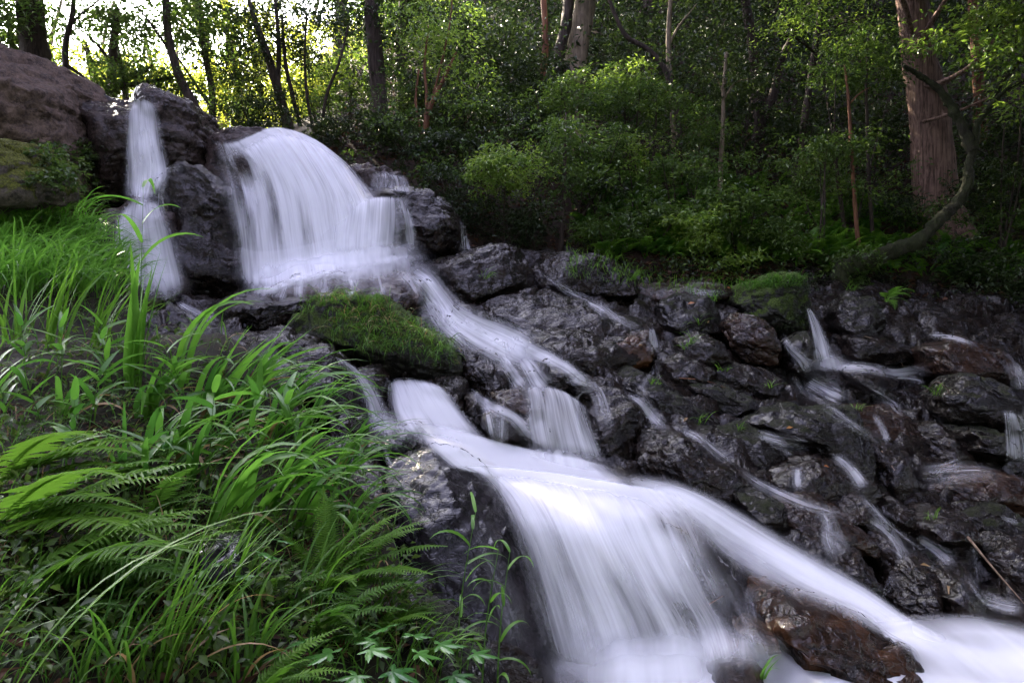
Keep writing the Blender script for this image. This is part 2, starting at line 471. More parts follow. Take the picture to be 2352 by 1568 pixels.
def unitv(v): return v / np.linalg.norm(v)
_seed = [100]
def rock(label, Y, T, outline, mat='wet', tilt=0.45, n=2.7, sub=5, amp=1.0, name='boulder', cuts=9, group=None, top=0.0, cat='boulder'):
    """A boulder with its own outline, thickness T and backward lean, cut by flat faces and roughened."""
    _seed[0] += 7
    rs = np.random.RandomState(_seed[0])
    D, F = ICO[sub]
    o = np.array(outline, float)
    th = np.arctan2(D[:, 2], D[:, 0])
    pts = np.stack([(o[:, 0] - 1176), -(o[:, 1] - 784)], 1) * K * Y
    R, c = outline_radius(pts, th)
    rho = np.sqrt(D[:, 0] ** 2 + D[:, 2] ** 2)
    U = np.stack([np.cos(th) * rho ** (2 / n), np.sign(D[:, 1]) * np.abs(D[:, 1]) ** (2 / n), np.sin(th) * rho ** (2 / n)], 1)
    for _ in range(cuts):
        v = rs.normal(size=3) * np.array([0.8, 0.9, 0.8]); v[1] -= 0.5
        v /= np.linalg.norm(v)
        d = rs.uniform(0.78, 0.98)
        e = np.maximum(0, U @ v - d)
        U = U - (e * 0.85)[:, None] * v
    W = np.stack([U[:, 0] * R, U[:, 1] * T, U[:, 2] * R], 1)
    W[:, 1] += tilt * W[:, 2] + top * np.maximum(W[:, 2], 0)
    V = W + np.array([c[0], Y, c[1]])
    size = min(1.0, (R.mean() + T) / 0.9) * amp
    N = vnormals(V, F)
    sx = np.array([1.0, 1.0, 1.5])
    w = V * sx + 0.08 * np.stack([fbm(V * 3, 51, 3), fbm(V * 3, 54, 3), fbm(V * 3, 57, 3)], 1)
    f1, f2, cid, rel = worley(w * 3.2 / max(size, .35), _seed[0])
    ta = cid * 40
    d = 0.018 * size * (np.minimum(f2 - f1, 0.3) / 0.3 - 0.6) + 0.04 * size * (cid - 0.5) + 0.045 * size * (rel[:, 0] * np.cos(ta) + rel[:, 2] * np.sin(ta))
    # layers: shallow steps along a tilted bedding plane
    lay_ = (V @ unitv(np.array([0.35, -0.25, 0.9]))) * 9 + 1.6 * fbm(V * 2.2, 61, 3) + _seed[0]
    fr = lay_ - np.floor(lay_)
    d += 0.016 * size * (np.minimum(fr / 0.75, (1 - fr) / 0.25) - 0.5)
    f1, f2, cid, rel = worley(w * 7.5 / max(size, .4) + 3, _seed[0] + 3)
    ta = cid * 40
    d += 0.008 * size * (cid - 0.5) + 0.016 * size * (rel[:, 0] * np.cos(ta) + rel[:, 2] * np.sin(ta))
    d += 0.055 * size * fbm(V * 2.0, _seed[0], 3) + 0.008 * size * fbm(V * np.array([8, 8, 12]), _seed[0] + 5, 3)
    V = V + N * d[:, None]
    base = V[np.argmin(V[:, 2])]
    o = mk(name, V, F, M[mat])
    # origin at the boulder's foot
    off = Vector([float(V[:, 0].mean()), float(V[:, 1].mean()), float(V[:, 2].min())])
    o.data.transform(__import__('mathutils').Matrix.Translation(-off)); o.location = off
    tag(o, label, cat, group)
    solid(V, F)
    return o

# round the falls
rock('huge dry brown boulder towering behind the grassy bank', 8.6, 1.2, [(-160, 200), (-60, 122), (40, 122), (110, 138), (160, 165), (190, 205), (206, 260), (212, 350), (216, 440), (150, 490), (-140, 490)], 'dry', tilt=0.25, sub=6, n=3.2, amp=0.8)
rock('tall dark wet cliff that the slim upper waterfall runs down', 9.2, 0.8, [(190, 208), (250, 214), (320, 232), (385, 262), (395, 330), (385, 430), (330, 480), (250, 480), (212, 450), (204, 300)], 'cliff', tilt=0.12, sub=6, n=4.0, amp=0.8, name='rock_face', cat='rock face')
rock('brown topped rock wedge between the slim fall and the big fall', 9.3, 0.75, [(322, 216), (350, 212), (420, 236), (458, 252), (492, 305), (507, 360), (480, 392), (400, 400), (368, 380), (350, 300)], 'cliff', tilt=0.15, sub=6, n=3.6, amp=0.8)
rock('dark glistening upright rock standing between the two upper falls', 8.3, 0.55, [(340, 402), (400, 388), (470, 392), (522, 418), (548, 460), (556, 540), (590, 640), (600, 730), (500, 745), (400, 740), (405, 560), (374, 470)], 'wet', tilt=0.12, sub=6, n=3.6)
rock('pale rock with golden moss behind the bank grass', 6.1, 0.55, [(-120, 330), (0, 325), (45, 342), (92, 372), (132, 402), (152, 440), (120, 480), (-110, 490)], 'goldmoss', tilt=0.5, sub=6)
rock('rounded rock veiled by the spreading foot of the slim fall', 7.9, 0.5, [(262, 485), (330, 462), (395, 495), (436, 600), (450, 740), (270, 740), (246, 580)], 'cliff', tilt=0.2)
rock('domed rock hidden under the big white upper fall', 9.5, 0.85, [(486, 325), (560, 308), (620, 303), (680, 323), (740, 360), (800, 420), (850, 470), (880, 560), (860, 600), (620, 640), (565, 560), (505, 430)], 'cliff', tilt=0.10, sub=6, n=3.0, amp=0.6)
rock('low ledge under the small fall beside the big upper fall', 9.8, 0.5, [(785, 390), (860, 386), (930, 402), (948, 450), (930, 480), (800, 480)], 'cliff', tilt=0.1, n=3.5)
rock('black glossy round boulder beside the big upper fall', 9.0, 0.6, [(800, 470), (880, 448), (930, 440), (990, 446), (1040, 474), (1064, 512), (1060, 575), (1010, 600), (900, 610), (800, 600)], 'wet', tilt=0.12, sub=6, n=3.0)
rock('wide low rock lip below the upper plunge pool', 7.7, 0.6, [(560, 680), (610, 655), (680, 636), (800, 624), (900, 622), (950, 640), (972, 675), (960, 720), (760, 730), (600, 720)], 'wetbrown', tilt=1.1, sub=6, n=2.6)
# the dark slope beside the stream, from the top down
rock('hump of wet rock just below the round black boulder', 8.43, 0.5, [(940, 605), (1010, 585), (1110, 563), (1160, 560), (1200, 575), (1216, 625), (1212, 680), (1150, 700), (1080, 705), (1010, 665)], 'halfmoss', tilt=0.6, sub=6, amp=0.6, cuts=14)
rock('flat topped wet rock at the edge of the fern bed', 8.93, 0.5, [(1216, 612), (1250, 576), (1320, 574), (1400, 600), (1460, 640), (1455, 690), (1330, 690), (1240, 670)], 'halfmoss', tilt=0.9, sub=6, amp=0.6, cuts=14)
rock('broad sloping slab glistening above the middle of the slope', 7.83, 0.45, [(1056, 705), (1120, 672), (1250, 655), (1360, 680), (1420, 720), (1490, 745), (1480, 800), (1380, 815), (1290, 795), (1160, 765), (1080, 735)], 'wet', tilt=1.4, sub=6, name='rock_slab', cat='rock slab', amp=0.6, cuts=14)
rock('large cracked slab with bright silvery sheen beside the narrow stream', 7.13, 0.45, [(1140, 770), (1250, 755), (1400, 770), (1485, 760), (1498, 820), (1410, 850), (1385, 890), (1310, 872), (1220, 825)], 'wet', tilt=1.3, sub=6, name='rock_slab', cat='rock slab', amp=0.6, cuts=14)
rock('moss capped block with grass tufts near the top of the slope', 8.13, 0.4, [(1505, 695), (1560, 672), (1620, 678), (1652, 712), (1652, 775), (1570, 795), (1500, 770)], 'mossy', tilt=0.3, n=3.4, amp=0.6, cuts=14)
rock('square mossy block with shaggy grass top under the ferns', 8.63, 0.5, [(1690, 655), (1745, 638), (1846, 632), (1852, 760), (1846, 800), (1790, 795), (1700, 735), (1678, 695)], 'moss', tilt=0.1, n=4.2, sub=6, amp=0.6, cuts=14)
rock('plum brown rounded boulder below the square mossy block', 7.83, 0.4, [(1660, 745), (1690, 716), (1742, 720), (1782, 760), (1797, 812), (1762, 840), (1700, 832), (1662, 795)], 'wetbrown', tilt=0.4, sub=6, n=2.4, amp=0.6, cuts=14)
rock('long wet ledge in front of the lit ferns', 9.03, 0.5, [(1440, 660), (1530, 645), (1640, 645), (1700, 655), (1690, 690), (1560, 700), (1460, 695)], 'wetbrown', tilt=1.0, amp=0.6, cuts=14)
rock('brown undercut rock beside the little spout', 7.23, 0.4, [(1390, 790), (1450, 765), (1490, 760), (1500, 800), (1492, 850), (1430, 860), (1390, 840)], 'rust', tilt=0.2, n=3.2, amp=0.6, cuts=14)
rock('mossy lump below the little spout', 7.13, 0.4, [(1500, 830), (1560, 808), (1610, 815), (1640, 850), (1610, 890), (1540, 890), (1505, 870)], 'halfmoss', tilt=0.6, amp=0.6, cuts=14)
rock('knobbly wet stone under the plum brown boulder', 7.23, 0.4, [(1615, 850), (1680, 832), (1750, 842), (1790, 870), (1770, 910), (1690, 915), (1630, 890)], 'halfmoss', tilt=0.6, amp=0.6, cuts=14)
rock('dark rounded stone between two grass tufts on the slope', 7.33, 0.35, [(1540, 775), (1600, 762), (1660, 790), (1680, 830), (1620, 845), (1560, 820)], 'halfmoss', tilt=0.5, amp=0.6, cuts=14)
rock('long diagonal moss covered ridge of rock', 6.53, 0.3, [(1400, 850), (1450, 838), (1505, 868), (1585, 918), (1645, 968), (1632, 1005), (1545, 975), (1460, 915), (1402, 880)], 'mossy', tilt=0.7, sub=6, n=2.6, amp=0.6, cuts=14)
rock('angular mossy stone lying across from the diagonal ridge', 6.73, 0.35, [(1560, 880), (1640, 870), (1720, 905), (1740, 950), (1690, 965), (1610, 935)], 'mossy', tilt=0.6, amp=0.6, cuts=14)
rock('glossy cube shaped boulder at the foot of the narrow stream', 6.13, 0.4, [(1308, 905), (1350, 884), (1430, 902), (1474, 930), (1478, 985), (1445, 1065), (1392, 1075), (1338, 1015), (1312, 965)], 'wet', tilt=0.5, sub=6, n=3.2, amp=0.6, cuts=14)
rock('very shiny black boulder streaked with light above the wide stream', 5.63, 0.4, [(1470, 1000), (1550, 980), (1625, 1018), (1695, 1072), (1740, 1112), (1705, 1158), (1600, 1138), (1500, 1118), (1462, 1075)], 'wet', tilt=0.7, sub=6, n=2.8, amp=0.6, cuts=14)
rock('low mossy boulder behind the very shiny black one', 6.03, 0.35, [(1638, 985), (1720, 968), (1792, 1008), (1806, 1042), (1742, 1085), (1680, 1065), (1640, 1025)], 'mossy', tilt=0.7, amp=0.6, cuts=14)
rock('big shaggy moss boulder in the middle of the slope', 6.13, 0.4, [(1690, 975), (1800, 930), (1900, 918), (1962, 934), (1988, 1000), (1990, 1085), (1955, 1120), (1900, 1078), (1815, 1020)], 'mossy', tilt=0.5, sub=6, n=2.9, amp=0.6, cuts=14)
rock('overhanging wet shelf with thin drips along its edge', 5.63, 0.4, [(1745, 1090), (1850, 1052), (1920, 1060), (1992, 1110), (1985, 1150), (1850, 1150), (1765, 1130)], 'wet', tilt=0.8, sub=6, amp=0.6, cuts=14)
rock('low flat stone beneath the dripping shelf', 5.33, 0.35, [(1830, 1165), (1900, 1130), (1960, 1120), (2010, 1160), (2030, 1200), (1960, 1205), (1870, 1190)], 'wet', tilt=0.8, amp=0.6, cuts=14)
rock('stepped dark block beside the shaggy moss boulder', 6.03, 0.35, [(1985, 1030), (2030, 1010), (2070, 1035), (2085, 1100), (2080, 1150), (2010, 1150), (1985, 1090)], 'wet', tilt=0.2, n=4, amp=0.6, cuts=14)
rock('tall cleft rock face with a thin trickle', 6.73, 0.45, [(1890, 950), (1960, 930), (2060, 940), (2110, 1000), (2120, 1080), (2070, 1060), (2000, 1010), (1930, 1000)], 'wetbrown', tilt=0.4, sub=6, amp=0.6, cuts=14)
rock('black mossy cube of rock under the driftwood twigs', 6.63, 0.42, [(2145, 905), (2200, 862), (2300, 872), (2312, 940), (2304, 1005), (2200, 990), (2148, 950)], 'mossy', tilt=0.15, n=4.4, amp=0.6, cuts=14)
rock('lower dark cube of rock beneath the black mossy one', 6.33, 0.4, [(2190, 985), (2260, 975), (2310, 1000), (2318, 1060), (2240, 1065), (2195, 1030)], 'mossy', tilt=0.15, n=4.0, amp=0.6, cuts=14)
rock('leaning dark wedge of rock under the mossy cubes', 6.43, 0.4, [(2100, 990), (2150, 970), (2195, 1010), (2220, 1070), (2150, 1085), (2105, 1050)], 'halfmoss', tilt=0.3, n=3.0, amp=0.6, cuts=14)
rock('wide rounded block at the shady end of the side stream', 7.53, 0.5, [(2120, 800), (2200, 775), (2300, 812), (2320, 880), (2250, 890), (2130, 860)], 'wetbrown', tilt=0.5, n=3.0, amp=0.6, cuts=14)
rock('mossy drum shaped rock topped by a grass tuft and a fern', 8.43, 0.4, [(1905, 705), (1950, 664), (2000, 680), (2014, 750), (1992, 810), (1935, 800), (1908, 760)], 'mossy', tilt=0.2, n=3, amp=0.6, cuts=14)
rock('wet rocks ledge behind the shady pool', 8.13, 0.4, [(1930, 770), (2010, 765), (2090, 790), (2110, 830), (2010, 845), (1935, 825)], 'wet', tilt=0.6, amp=0.6, cuts=14)
rock('upright stump of rock splitting the shady fall', 7.73, 0.3, [(1790, 790), (1850, 760), (1872, 800), (1884, 860), (1850, 872), (1800, 850)], 'mossy', tilt=0.2, n=3, amp=0.6, cuts=14)
rock('small black cobble pile in the shady pool', 7.33, 0.2, [(1930, 850), (1970, 838), (2020, 850), (2050, 885), (2000, 905), (1945, 885)], 'wet', tilt=0.6, amp=0.6, cuts=14)
rock('smooth brown sheet of rock at the shaded edge', 6.03, 0.5, [(2060, 1110), (2150, 1075), (2250, 1050), (2315, 1080), (2330, 1140), (2240, 1165), (2110, 1150)], 'wetbrown', tilt=1.2, sub=6, name='rock_slab', cat='rock slab', amp=0.6, cuts=14)
rock('dark broken block below the smooth brown sheet', 5.53, 0.4, [(2190, 1170), (2270, 1145), (2310, 1165), (2330, 1240), (2270, 1265), (2200, 1230)], 'mossy', tilt=0.3, n=3.2, amp=0.6, cuts=14)
rock('low knuckle of rock under the dark broken block', 5.33, 0.35, [(2090, 1190), (2150, 1165), (2210, 1185), (2220, 1240), (2140, 1245), (2090, 1225)], 'wet', tilt=0.5, amp=0.6, cuts=14)
rock('rounded bollard sized stone on the dark slope', 5.43, 0.25, [(2002, 1150), (2045, 1138), (2080, 1160), (2085, 1205), (2040, 1215), (2005, 1190)], 'wet', tilt=0.4, amp=0.6, cuts=14)
rock('wet brown bulge with a film of water over it', 5.13, 0.35, [(1760, 1160), (1850, 1135), (1930, 1170), (1985, 1230), (1975, 1260), (1880, 1235), (1790, 1205)], 'wetbrown', tilt=0.8, sub=6, amp=0.6, cuts=14)
rock('small mossy rock in the crook of the wide stream', 5.13, 0.28, [(1690, 1140), (1740, 1125), (1790, 1150), (1800, 1210), (1750, 1220), (1700, 1180)], 'mossy', tilt=0.5, amp=0.6, cuts=14)
rock('rough dark hump where thin threads of water join the wide stream', 4.83, 0.35, [(1800, 1235), (1880, 1215), (1960, 1250), (1990, 1330), (1975, 1370), (1900, 1315), (1830, 1275)], 'wet', tilt=0.6, sub=6, amp=0.6, cuts=14)
rock('dark ridge running down to the twin boulder', 5.03, 0.3, [(1990, 1215), (2060, 1235), (2120, 1280), (2105, 1310), (2040, 1320), (1995, 1290)], 'wet', tilt=0.7, amp=0.6, cuts=14)
rock('black cracked boulder with a pale curled leaf on it', 4.68, 0.32, [(2030, 1370), (2058, 1325), (2095, 1292), (2135, 1300), (2165, 1340), (2165, 1440), (2105, 1450), (2045, 1420)], 'wet', tilt=0.25, sub=6, amp=0.6, cuts=14)
rock('black boulder with a long tan leaf stuck on it', 4.58, 0.30, [(2130, 1345), (2165, 1310), (2205, 1312), (2230, 1350), (2238, 1405), (2205, 1446), (2150, 1445)], 'wet', tilt=0.25, amp=0.6, cuts=14)
rock('dark stones at the shaded margin above the foam', 5.03, 0.4, [(2250, 1270), (2330, 1240), (2430, 1260), (2450, 1370), (2340, 1375), (2265, 1340)], 'wet', tilt=0.5, sub=6, amp=0.6, cuts=14)
rock('low dark rock touching the foam at the shaded margin', 4.43, 0.3, [(2215, 1440), (2270, 1415), (2400, 1410), (2430, 1490), (2300, 1475)], 'wet', tilt=0.8, amp=0.6, cuts=14)
rock('tall shaded rock at the far edge of the slope', 7.03, 0.5, [(2320, 960), (2400, 930), (2460, 1000), (2450, 1130), (2340, 1080)], 'halfmoss', tilt=0.2, amp=0.6, cuts=14)
# between the streams
rock('big mossy block with long grass hanging over its edge', 6.5, 0.55, [(664, 735), (700, 686), (760, 676), (872, 672), (905, 702), (955, 742), (1042, 790), (1060, 832), (1057, 885), (1000, 885), (890, 860), (790, 820), (668, 800)], 'moss', tilt=0.35, sub=6, n=2.9, amp=0.8)
rock('smooth wet rock tucked under the mossy block', 6.0, 0.35, [(945, 890), (1010, 864), (1062, 878), (1085, 918), (1062, 955), (1000, 935)], 'wet', tilt=0.7)
rock('dark stone below the mossy block corner', 6.5, 0.35, [(1055, 800), (1130, 800), (1172, 842), (1178, 905), (1120, 915), (1070, 880)], 'wet', tilt=0.7, sub=6)
rock('ledge with a bright wet edge above the second pool', 5.7, 0.3, [(1125, 905), (1190, 890), (1240, 905), (1262, 960), (1200, 965), (1140, 940)], 'wetbrown', tilt=0.5)
rock('small round boulder with water veils at the second pool', 5.3, 0.22, [(1108, 962), (1150, 944), (1180, 968), (1188, 1010), (1135, 1018)], 'wet', tilt=0.3)
rock('narrow stone beside the white pool inflow', 5.7, 0.22, [(1065, 910), (1100, 900), (1128, 945), (1125, 990), (1090, 985), (1065, 945)], 'wet', tilt=0.3)
rock('half drowned stone between two arms of the narrow stream', 5.4, 0.22, [(1178, 975), (1215, 950), (1262, 985), (1272, 1025), (1220, 1020)], 'wet', tilt=0.5)
rock('wet ridge parting the narrow stream', 6.2, 0.28, [(1235, 820), (1310, 835), (1350, 870), (1340, 905), (1280, 890), (1240, 855)], 'wet', tilt=0.9)
rock('brown hump under the veil of the narrow stream', 5.8, 0.35, [(1160, 930), (1240, 905), (1310, 930), (1345, 1010), (1335, 1060), (1270, 1030), (1200, 975)], 'cliff', tilt=0.4)
rock('square wet stone capped by the pool beside the small side fall', 4.9, 0.32, [(850, 1005), (895, 985), (955, 980), (978, 1010), (982, 1055), (935, 1075), (870, 1065)], 'grey', tilt=0.3, n=3.2, sub=6)
rock('smooth black pillar of rock beside the small side fall', 5.8, 0.3, [(815, 845), (870, 845), (890, 870), (896, 965), (918, 975), (890, 1005), (850, 960)], 'wet', tilt=0.15, n=3)
rock('dark rock rising above the bank grass beside the side fall', 5.2, 0.4, [(690, 800), (760, 815), (800, 880), (850, 985), (880, 1065), (830, 1050), (750, 950), (690, 870)], 'wet', tilt=0.4, sub=6)
rock('wet rocks beyond the grass below the slim fall', 7.0, 0.4, [(480, 700), (545, 668), (640, 690), (725, 682), (725, 730), (640, 760), (520, 745)], 'wet', tilt=1.0, sub=6)
rock('glistening flat rock behind the long grass', 5.9, 0.4, [(560, 780), (640, 765), (720, 790), (760, 830), (740, 880), (640, 860)], 'wet', tilt=1.0)
rock('brown stone under the smooth lip of the lower fall', 4.5, 0.3, [(1440, 1180), (1530, 1152), (1600, 1188), (1632, 1245), (1565, 1270), (1480, 1235)], 'wetbrown', tilt=0.9, amp=0.6)
rock('little round rock at the bend of the wide stream', 4.9, 0.18, [(1390, 1090), (1430, 1078), (1470, 1100), (1475, 1130), (1410, 1125)], 'wet', tilt=0.6)
rock('big smooth boulder beside the lower fall partly veiled by water', 3.95, 0.42, [(868, 1085), (930, 1058), (990, 1040), (1050, 1055), (1112, 1086), (1142, 1132), (1172, 1200), (1218, 1300), (1250, 1400), (1255, 1520), (1190, 1600), (1060, 1500), (950, 1310), (878, 1165)], 'grey', tilt=0.55, sub=6, n=2.8, amp=0.35)
rock('sheer dark rock behind the lower fall', 4.0, 0.35, [(1150, 1130), (1300, 1130), (1500, 1180), (1640, 1250), (1720, 1380), (1700, 1560), (1400, 1580), (1260, 1560), (1180, 1300)], 'wet', tilt=0.25, sub=6, n=3.0, amp=0.3, name='rock_face', cat='rock face')
rock('orange brown wet boulder rising from the lowest foam', 3.65, 0.34, [(1745, 1440), (1800, 1395), (1880, 1390), (1965, 1412), (2040, 1440), (2092, 1492), (2125, 1545), (2200, 1640), (1850, 1640), (1835, 1550), (1790, 1490)], 'rust', tilt=0.5, sub=6, n=2.7)
rock('knobbly brown stone at the top of the orange boulder', 3.95, 0.2, [(1720, 1370), (1740, 1340), (1780, 1345), (1830, 1385), (1820, 1420), (1750, 1410)], 'rust', tilt=0.4)
rock('small round stone with a green sprout in the lowest foam', 3.45, 0.2, [(1630, 1510), (1660, 1480), (1712, 1490), (1742, 1535), (1750, 1620), (1650, 1620)], 'wetbrown', tilt=0.3, sub=6)
rock('drowned purple stone under the wide stream near the foam', 3.9, 0.25, [(2080, 1490), (2150, 1460), (2230, 1500), (2300, 1570), (2230, 1600), (2120, 1560)], 'grey', tilt=0.9, amp=0.6)
rock('faint stone under the foam at the lower fall foot', 3.6, 0.18, [(1680, 1440), (1720, 1420), (1770, 1440), (1780, 1475), (1720, 1490)], 'wetbrown', tilt=0.4, amp=0.6)

BVH = BVHTree.FromPolygons(np.concatenate(SOLID_V).tolist(), np.concatenate(SOLID_F).tolist())
ORI = Vector((0, 0, 0))
def sight(px, py):
    """Where the rock is met in a direction, or None."""
    d = Vector(((px - 1176) * K, 1.0, -(py - 784) * K)).normalized()
    h = BVH.ray_cast(ORI, d, 60)
    return None if h[0] is None else h
def drop(x, y, z=20.0):
    h = BVH.ray_cast(Vector((x, y, z)), Vector((0, 0, -1)), 60)
    return None if h[0] is None else h[0]

# ---------------------------------------------------------------- water
def lay(V, gap):
    """Lift points that lie inside or behind the rock to just in front of it."""
    out = V.copy()
    for i, v in enumerate(V):
        d = Vector(v); L = d.length; d.normalize()
        h = BVH.ray_cast(ORI, d, L + gap)
        if h[0] is not None:
            out[i] = np.array(h[0]) - np.array(d) * gap
    return out

def smooth_grid(G, it, keep=1):
    for _ in range(it):
        H = G.copy()
        H[1:-1] = 0.5 * G[1:-1] + 0.25 * (G[:-2] + G[2:])
        H2 = H.copy()
        H2[:, 1:-1] = 0.5 * H[:, 1:-1] + 0.25 * (H[:, :-2] + H[:, 2:])
        G = H2
    return G

def edge_mask(nr, nc, soft):
    v = np.linspace(0, 1, nr)[:, None]; u = np.linspace(0, 1, nc)[None]
    def ss(x, w): 
        if w <= 0: return np.ones_like(x)
        t = np.clip(x / w, 0, 1); return t * t * (3 - 2 * t)
    l, r, t, b = soft
    return ss(u, l) * ss(1 - u, r) * ss(v, t) * ss(1 - v, b)

def sheet(name, rows, mat='fall', body=0.5, soft=(0.12, 0.12, 0.08, 0.08), nr=70, nc=60, gap=0.03, it=6, onrock=True, bodyfn=None, seed=0, widen=1.12):
    """A veil of water between control rows (each row: px, py, distance across the flow; rows run down the flow)."""
    g = np.array(rows, float)
    g = catmull(g, nr)
    g = np.swapaxes(catmull(np.swapaxes(g, 0, 1), nc), 0, 1)
    mid = g.mean(1, keepdims=True)                                 # the veil runs a little wider than its dense part
    g[..., :2] = mid[..., :2] + (g[..., :2] - mid[..., :2]) * widen
    V = P(g[..., 0], g[..., 1], g[..., 2]).reshape(-1, 3)
    if onrock:
        V = lay(V, gap)
        V = smooth_grid(V.reshape(nr, nc, 3), it).reshape(-1, 3)
        for _ in range(3):
            V = smooth_grid(lay(V, gap * 0.7).reshape(nr, nc, 3), 3).reshape(-1, 3)
        V = lay(V, 0.010)
    G = V.reshape(nr, nc, 3)
    # flow coordinates in metres
    du = np.linalg.norm(np.diff(G, axis=1), axis=2); dv = np.linalg.norm(np.diff(G, axis=0), axis=2)
    width = du.sum(1).mean(); length = dv.sum(0).mean()
    u = np.broadcast_to(np.linspace(0, width, nc)[None], (nr, nc)) + seed * 3.7
    v = np.broadcast_to(np.linspace(0, length, nr)[:, None], (nr, nc)) + seed * 1.3
    E = edge_mask(nr, nc, soft)
    B = np.full((nr, nc), float(body))
    if bodyfn is not None:
        B = bodyfn(np.linspace(0, 1, nc)[None], np.linspace(0, 1, nr)[:, None]) + np.zeros((nr, nc))
    o = mk(name, V, grid_faces(nr, nc), M[mat], attrs={'edge': E.ravel(), 'body': B.ravel()}, uv=np.stack([u.ravel(), v.ravel()], 1))
    return tag(o, kind='structure')

def trickle(path, body=0.35, gap=0.035, name='trickle_water', nc=11, step=5.0, soft=(0.5, 0.5, 0.30, 0.38), seed=0, it=5):
    """A thread of water that follows the rock along a path (px, py, width in px)."""
    p = np.array(path, float)
    L = np.linalg.norm(np.diff(p[:, :2], axis=0), axis=1).sum()
    nr = max(8, int(L / step))
    c = catmull(p, nr)
    t = np.gradient(c[:, :2], axis=0); t /= np.linalg.norm(t, axis=1)[:, None] + 1e-9
    nrm = np.stack([-t[:, 1], t[:, 0]], 1)
    s = np.linspace(-0.5, 0.5, nc)
    pp = c[:, None, :2] + nrm[:, None] * s[None, :, None] * c[:, None, 2:3]
    Y = np.full((nr, nc), np.nan)
    for i in range(nr):
        for j in range(nc):
            h = sight(*pp[i, j])
            if h is not None: Y[i, j] = h[0].y
    row = np.nanmedian(Y, axis=1)
    ok = ~np.isnan(row)
    row = np.interp(np.arange(nr), np.arange(nr)[ok], row[ok])
    Y = np.where(np.isnan(Y), row[:, None], Y)
    Y = np.minimum(Y, row[:, None] + 0.25)
    V = P(pp[..., 0], pp[..., 1], Y - gap)
    for _ in range(it):
        V[..., 1:2] = smooth_grid(V[..., 1:2], 1)
        V = P(pp[..., 0], pp[..., 1], V[..., 1])
    for _ in range(2):
        V = smooth_grid(lay(V.reshape(-1, 3), 0.03).reshape(nr, nc, 3), 1)
    V = lay(V.reshape(-1, 3), 0.034).reshape(nr, nc, 3)
    G = V
    du = np.linalg.norm(np.diff(G, axis=1), axis=2); dv = np.linalg.norm(np.diff(G, axis=0), axis=2)
    u = np.broadcast_to(np.linspace(0, du.sum(1).mean(), nc)[None], (nr, nc)) + seed * 2.3
    v = np.broadcast_to(np.concatenate([[0], np.cumsum(dv.mean(1))])[:, None], (nr, nc))
    o = mk(name, V.reshape(-1, 3), grid_faces(nr, nc), M['fall'], attrs={'edge': edge_mask(nr, nc, soft).ravel(), 'body': np.full(nr * nc, float(body) * 0.80 + 0.05)}, uv=np.stack([u.ravel(), v.ravel()], 1))
    return tag(o, kind='structure')

R_ = lambda y_off=0, **k: k
# slim upper fall
sheet('slim_waterfall', [[(300, 222, 8.9), (325, 220, 8.9), (352, 228, 8.9)], [(284, 262, 8.6), (325, 258, 8.6), (370, 262, 8.6)], [(282, 330, 8.4), (330, 330, 8.4), (380, 335, 8.4)], [(283, 400, 8.3), (335, 400, 8.3), (392, 402, 8.3)], [(278, 480, 8.1), (325, 480, 8.1), (365, 470, 8.1)]],
      body=0.85, soft=(0.37, 0.37, 0.15, 0.18), nr=80)
sheet('slim_waterfall', [[(300, 240, 8.6), (325, 240, 8.6), (352, 240, 8.6)], [(292, 330, 8.3), (330, 330, 8.3), (372, 335, 8.3)], [(292, 400, 8.2), (335, 400, 8.2), (380, 402, 8.2)], [(285, 490, 8.0), (320, 490, 8.0), (350, 480, 8.0)]],
      body=0.5, soft=(0.50, 0.50, 0.38, 0.18), nr=80, gap=0.08, seed=5)
# its spreading foot
sheet('waterfall_foot', [[(290, 455, 8.0), (325, 445, 8.0), (365, 455, 8.0)], [(258, 520, 7.7), (320, 490, 7.7), (392, 500, 7.7)], [(252, 590, 7.5), (330, 580, 7.5), (420, 590, 7.5)], [(270, 690, 7.3), (350, 690, 7.3), (442, 690, 7.3)]],
      body=0.80, soft=(0.26, 0.34, 0.27, 0.18), nr=80)
trickle([(372, 440, 40), (360, 405, 34), (400, 388, 26), (470, 388, 14)], body=0.45, soft=(0.50, 0.50, 0.30, 0.45))
sheet('side_waterfall', [[(345, 410, 8.0), (375, 395, 8.0), (405, 398, 8.0)], [(335, 470, 7.9), (365, 460, 7.9), (400, 450, 7.9)], [(335, 560, 7.8), (370, 560, 7.8), (412, 560, 7.8)]], body=0.40, soft=(0.50, 0.50, 0.30, 0.45))
